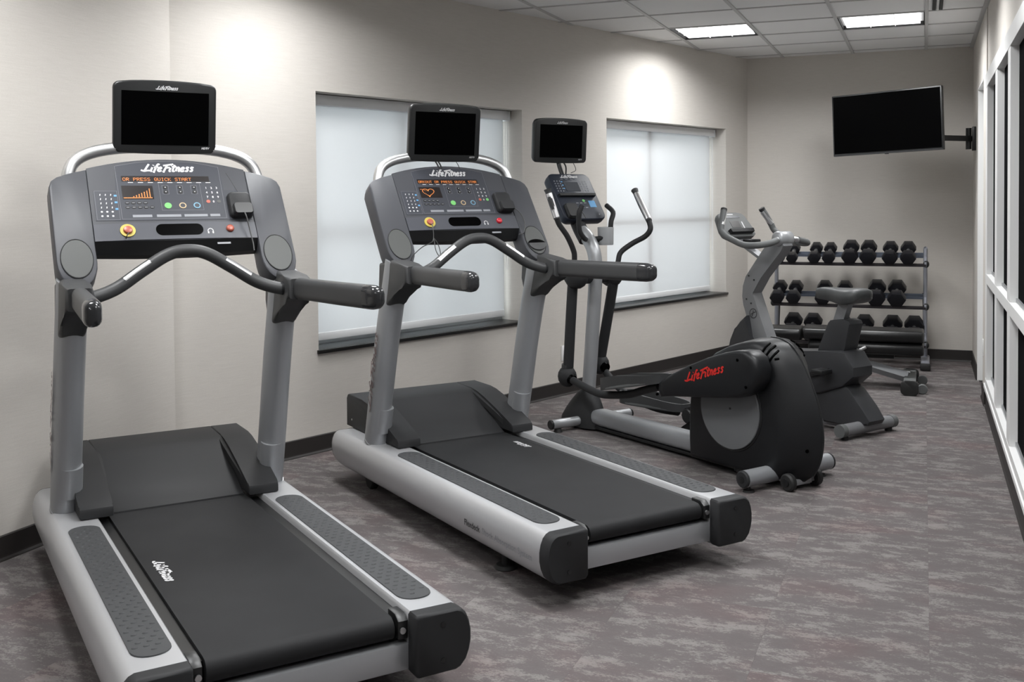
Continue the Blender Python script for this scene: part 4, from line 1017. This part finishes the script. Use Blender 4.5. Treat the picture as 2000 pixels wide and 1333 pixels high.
    # stabilizers
    for y, hw in ((0.0, .235), (.93, .20)):
        st = mk('stabilizer_bar', tube([(-hw, y, .055), (hw, y, .055)], .036, 20, 0), 'bikesil', T, 60)
        for s in (-1, 1):
            mk('end_cap', tube([(s * (hw - .02), y, .055), (s * (hw + .018), y, .055)], .0385, 20, 0), 'grip', st, 60)
            mk('leveling_foot', cyl((s * (hw - .03), y, 0), (s * (hw - .03), y, .02), .022, 14), 'rubber', st)
bike((-.31, 6.51, 0), R(56))

# ------------------------------------------------------------------ dumbbell rack and dumbbells
RK = thing('dumbbell_rack', 'three-tier dumbbell rack with silver end posts against the back wall', 'rack', (-.60, 9.35, 0))
TIER = [(-.15, .852, .062, .19), (-.19, .505, .067, .20), (-.22, .195, .072, .21)]       # local y of front rail, z, rise and depth to the back rail
for s in (-1, 1):
    x = .605 * s + .01
    p = mk('post', tube([(x, -.01, .06), (x, .0, .5), (x, .012, .94), (x, .022, .965)], .017, 16, 4, ry=.030, up=(0, 1, 0), rnd=.02), 'rackpost', RK, 60)
    mk('back_brace', tube([(x, .04, .05), (x - .012 * s, .10, .60)], .012, 10, 0, ry=.02, up=(0, 1, 0)), 'rackrail', RK, 60)
    ft = mk('foot', prism([(-.285, .035), (-.285, .012), (.24, .012), (.24, .06), (.06, .075), (-.05, .085), (-.2, .07)], x - .034, x + .034, 'x', .012, 3), 'rackpost', RK, 40)
    mk('foot_cap', cbox((x, -.265, .030), (.080, .055, .056), .010), 'rubber', ft)
    for fy, fz, rise, dep in TIER:
        mk('rail_knob', ball((x + .006 * s, fy + .03, fz + .005), .024, 14, None, (1.0, 1, 1.25)), 'rubber', RK, 60)
        mk('shelf_arm', loft([[(x + a, y, z + b_) for a, b_ in ((-.008, -.018), (.008, -.018), (.008, .018), (-.008, .018))] for y, z in ((fy, fz), (fy + dep, fz + rise))]), 'rackpost', RK, 30)
for k, (fy, fz, rise, dep) in enumerate(TIER):
    def rail(y, z, m_, h):
        ta = math.atan2(rise, dep)
        cs_, sn = math.cos(ta), math.sin(ta)
        sec = [(-.022, -.008), (.022, -.008), (.022, .004), (.016, .004), (.016, -.002), (-.016, -.002), (-.016, .012), (-.022, .012)]
        return mk('shelf_rail', loft([[(xx, y + a * cs_ - b_ * sn, z + a * sn + b_ * cs_) for a, b_ in sec] for xx in (-.60, .62)]), m_, RK, 0)
    rail(fy, fz, 'rackrail', 0); rail(fy + dep, fz + rise, 'bluerail', 0)
    mk('shelf_back', cbox((.01, fy + dep + .026, fz + rise + .006), (1.20, .006, .044), .001), 'bluerail', RK, 0)

def dumbbell_meshes(r, cache={}):
    if r in cache: return cache[r]
    hl = .070 + r * .35
    hx = [(r * math.cos(R(60 * k)), r * .92 * math.sin(R(60 * k))) for k in range(6)]
    b1 = prism(hx, -.5 * hl, .5 * hl, 'y', r * .10, 2); me = []
    for bm_, m_, n_ in ((b1, 'hex', 'hex_head'), (tube([(0, -.08, 0), (0, -.03, 0), (0, .03, 0), (0, .08, 0)], [.013, .017, .017, .013], 12, 3), 'steel', 'handle')):
        d_ = bpy.data.meshes.new(n_); bmesh.ops.recalc_face_normals(bm_, faces=bm_.faces[:]); bm_.to_mesh(d_); bm_.free(); d_.materials.append(M[m_]); d_.shade_smooth(); d_.set_sharp_from_angle(angle=R(30)); me.append(d_)
    cache[r] = (hl, me); return cache[r]
ORD = ['first', 'second', 'third', 'fourth', 'fifth', 'sixth', 'seventh', 'eighth']
ROWS = [('top', [-1.150, -1.045, -.862, -.745, -.575, -.432, -.259, -.118], [.048, .048, .054, .054, .067, .067, .062, .062]),
        ('middle', [-1.165, -1.030, -.790, -.625, -.365, -.205], [.061, .061, .064, .064, .073, .073]),
        ('bottom', [-1.050, -.885, -.645, -.464, -.240, -.070], [.077, .077, .078, .078, .079, .079])]
for (row, xs_, rs), (fy, fz, rise, dep) in zip(ROWS, TIER):
    ta = math.atan2(rise, dep)
    for i, (x, r) in enumerate(zip(xs_, rs)):
        hl, (mh, mhd) = dumbbell_meshes(r)
        n_ = len(xs_)
        size = {.048: 'smallest black', .054: 'small black', .067: 'large black', .062: 'mid-sized black', .061: 'mid-sized black', .064: 'mid-sized black', .073: 'large black'}.get(r, 'heavy black')
        t = thing('hex_dumbbell', '%s hex dumbbell on the %s rack shelf, %s from the left' % (size, row, ORD[i]), 'dumbbell', (x, 9.35 + fy + dep / 2, fz + rise / 2 + .006 + r * .797 / math.cos(ta) + .006), 0, 'dumbbells on the %s shelf' % row)
        t.rotation_euler = (ta, 0, 0)
        for yy in (-1, 1):
            o = bpy.data.objects.new('hex_head', mh); COL.objects.link(o); o.parent = t; o.location = (0, yy * (.062 + hl / 2), 0)
        o = bpy.data.objects.new('handle', mhd); COL.objects.link(o); o.parent = t

# ------------------------------------------------------------------ weight bench between bike and rack
WB = thing('weight_bench', 'black padded weight bench on a silver frame in front of the rack', 'bench', (-.55, 8.22, 0))
def padm(x0, x1, z0, z1):
    sec = rrect(-.14, z0, .14, z1, (z1 - z0) * .42, 5)
    def rg(x, k): zc = (z0 + z1) / 2; return [(x, a * k, zc + (b_ - zc) * k) for a, b_ in sec]
    return loft([rg(x0, .8), rg(x0 + .006, .95), rg(x0 + .02, 1), rg(x1 - .02, 1), rg(x1 - .006, .95), rg(x1, .8)])
mk('back_pad', padm(-.295, .555, .345, .435), 'vinyl', WB, 50)
mk('back_pad_base', padm(-.255, .555, .255, .340), 'vinyl', WB, 50)
mk('seat_pad', padm(-.585, -.305, .330, .425), 'vinyl', WB, 50)
mk('main_tube', tube([(.44, -.02, .085), (.20, -.02, .15), (-.20, -.02, .19), (-.45, -.02, .12)], .032, 4, 0, ry=.040, up=(0, 0, 1)), 'silver', WB, 0)
mk('pad_support', cbox((.1, 0, .235), (.5, .06, .035), .004), 'dark', WB)
mk('pad_post', cbox((-.12, -.02, .21), (.06, .06, .09), .004), 'dark', WB)
mk('seat_post', cbox((-.44, -.02, .23), (.06, .06, .22), .004), 'silver', WB)
st = mk('wheel_bar', cbox((.46, -.02, .062), (.085, .56, .07), .010), 'grip', WB)
for s in (-1, 1):
    mk('end_cap', prism(rrect(-.060 + .46, .004, .060 + .46, .105, .03, 5), s * .28 - .02, s * .28 - .02 + s * .03, 'y', .006, 2), 'rubber', st, 40)
    w = mk('transport_wheel', cyl((.545, s * .20 - .02 - .016, .036), (.545, s * .20 - .02 + .016, .036), .036, 18, None, None, .005), 'grip', WB)
mk('foot_bar', cbox((-.46, -.02, .045), (.07, .44, .06), .010), 'silver', WB)
mk('adjust_strut', tube([(.02, -.17, .235), (.16, -.17, .315)], .012, 10, 0), 'steel', WB, 60)
mk('strut_sleeve', tube([(-.06, -.17, .19), (.04, -.17, .246)], .017, 10, 0), 'dark', WB, 60)
mk('adjust_rail', tube([(.46, .12, .10), (.05, .12, .155)], .014, 10, 0), 'steel', WB, 60)

# ------------------------------------------------------------------ wall television
a, b_ = Vector((-.70, 9.0, 0)), Vector((.135, 8.725, 0))
u = (b_ - a).normalized(); ang = math.atan2(u.y, u.x)
TV = thing('television', 'flat black wall television on a swivel arm above the dumbbell rack', 'television', ((a.x + b_.x) / 2, (a.y + b_.y) / 2, 2.008), ang)
W2, H2 = .438, .2475
mk('case', cbox((0, .022, 0), (W2 * 2, .044, H2 * 2), .004), 'black', TV)
mk('screen', cbox((0, -.0006, .004), (W2 * 2 - .022, .002, H2 * 2 - .030)), 'screen', TV, 0)
mk('bezel_edge', cbox((0, -.001, -H2 + .006), (W2 * 2 - .004, .003, .010)), 'dark', TV, 0)
mk('logo_tab', cbox((.0, .004, -H2 - .003), (.03, .01, .008)), 'black', TV, 0)
mk('rear_bulge', cbox((0, .06, -.02), (.5, .04, .3), .01), 'black', TV)
TV.rotation_euler = (0, -R(1.9), ang)
im = (Matrix.Translation(TV.location) @ Euler((0, -R(1.9), ang)).to_matrix().to_4x4()).inverted()
wp = im @ Vector((.375, 9.20, 1.875)); el_ = im @ Vector((.15, 8.90, 1.875)); c0 = Vector((0, .085, -.10))
mk('arm', loft([[p + Vector((0, 0, dz)) + o_ for dz, o_ in ((-.022, Vector((0, -.008, 0))), (.022, Vector((0, -.008, 0))), (.022, Vector((0, .008, 0))), (-.022, Vector((0, .008, 0))))] for p in (c0, el_ + Vector((-.02, .03, 0)), wp)]), 'black', TV, 0)
mk('back_plate', cbox((0, .075, -.10), (.22, .02, .22), .003), 'black', TV)
pq = mk('wall_plate', cbox((0, 0, 0), (.03, .10, .19), .004), 'black', TV); pq.matrix_basis = im @ Matrix.Translation((.376, 9.20, 1.875))
pq = mk('swivel_hub', cyl((0, 0, -.085), (0, 0, .085), .022, 14), 'black', TV); pq.matrix_basis = im @ Matrix.Translation((.335, 9.18, 1.875))
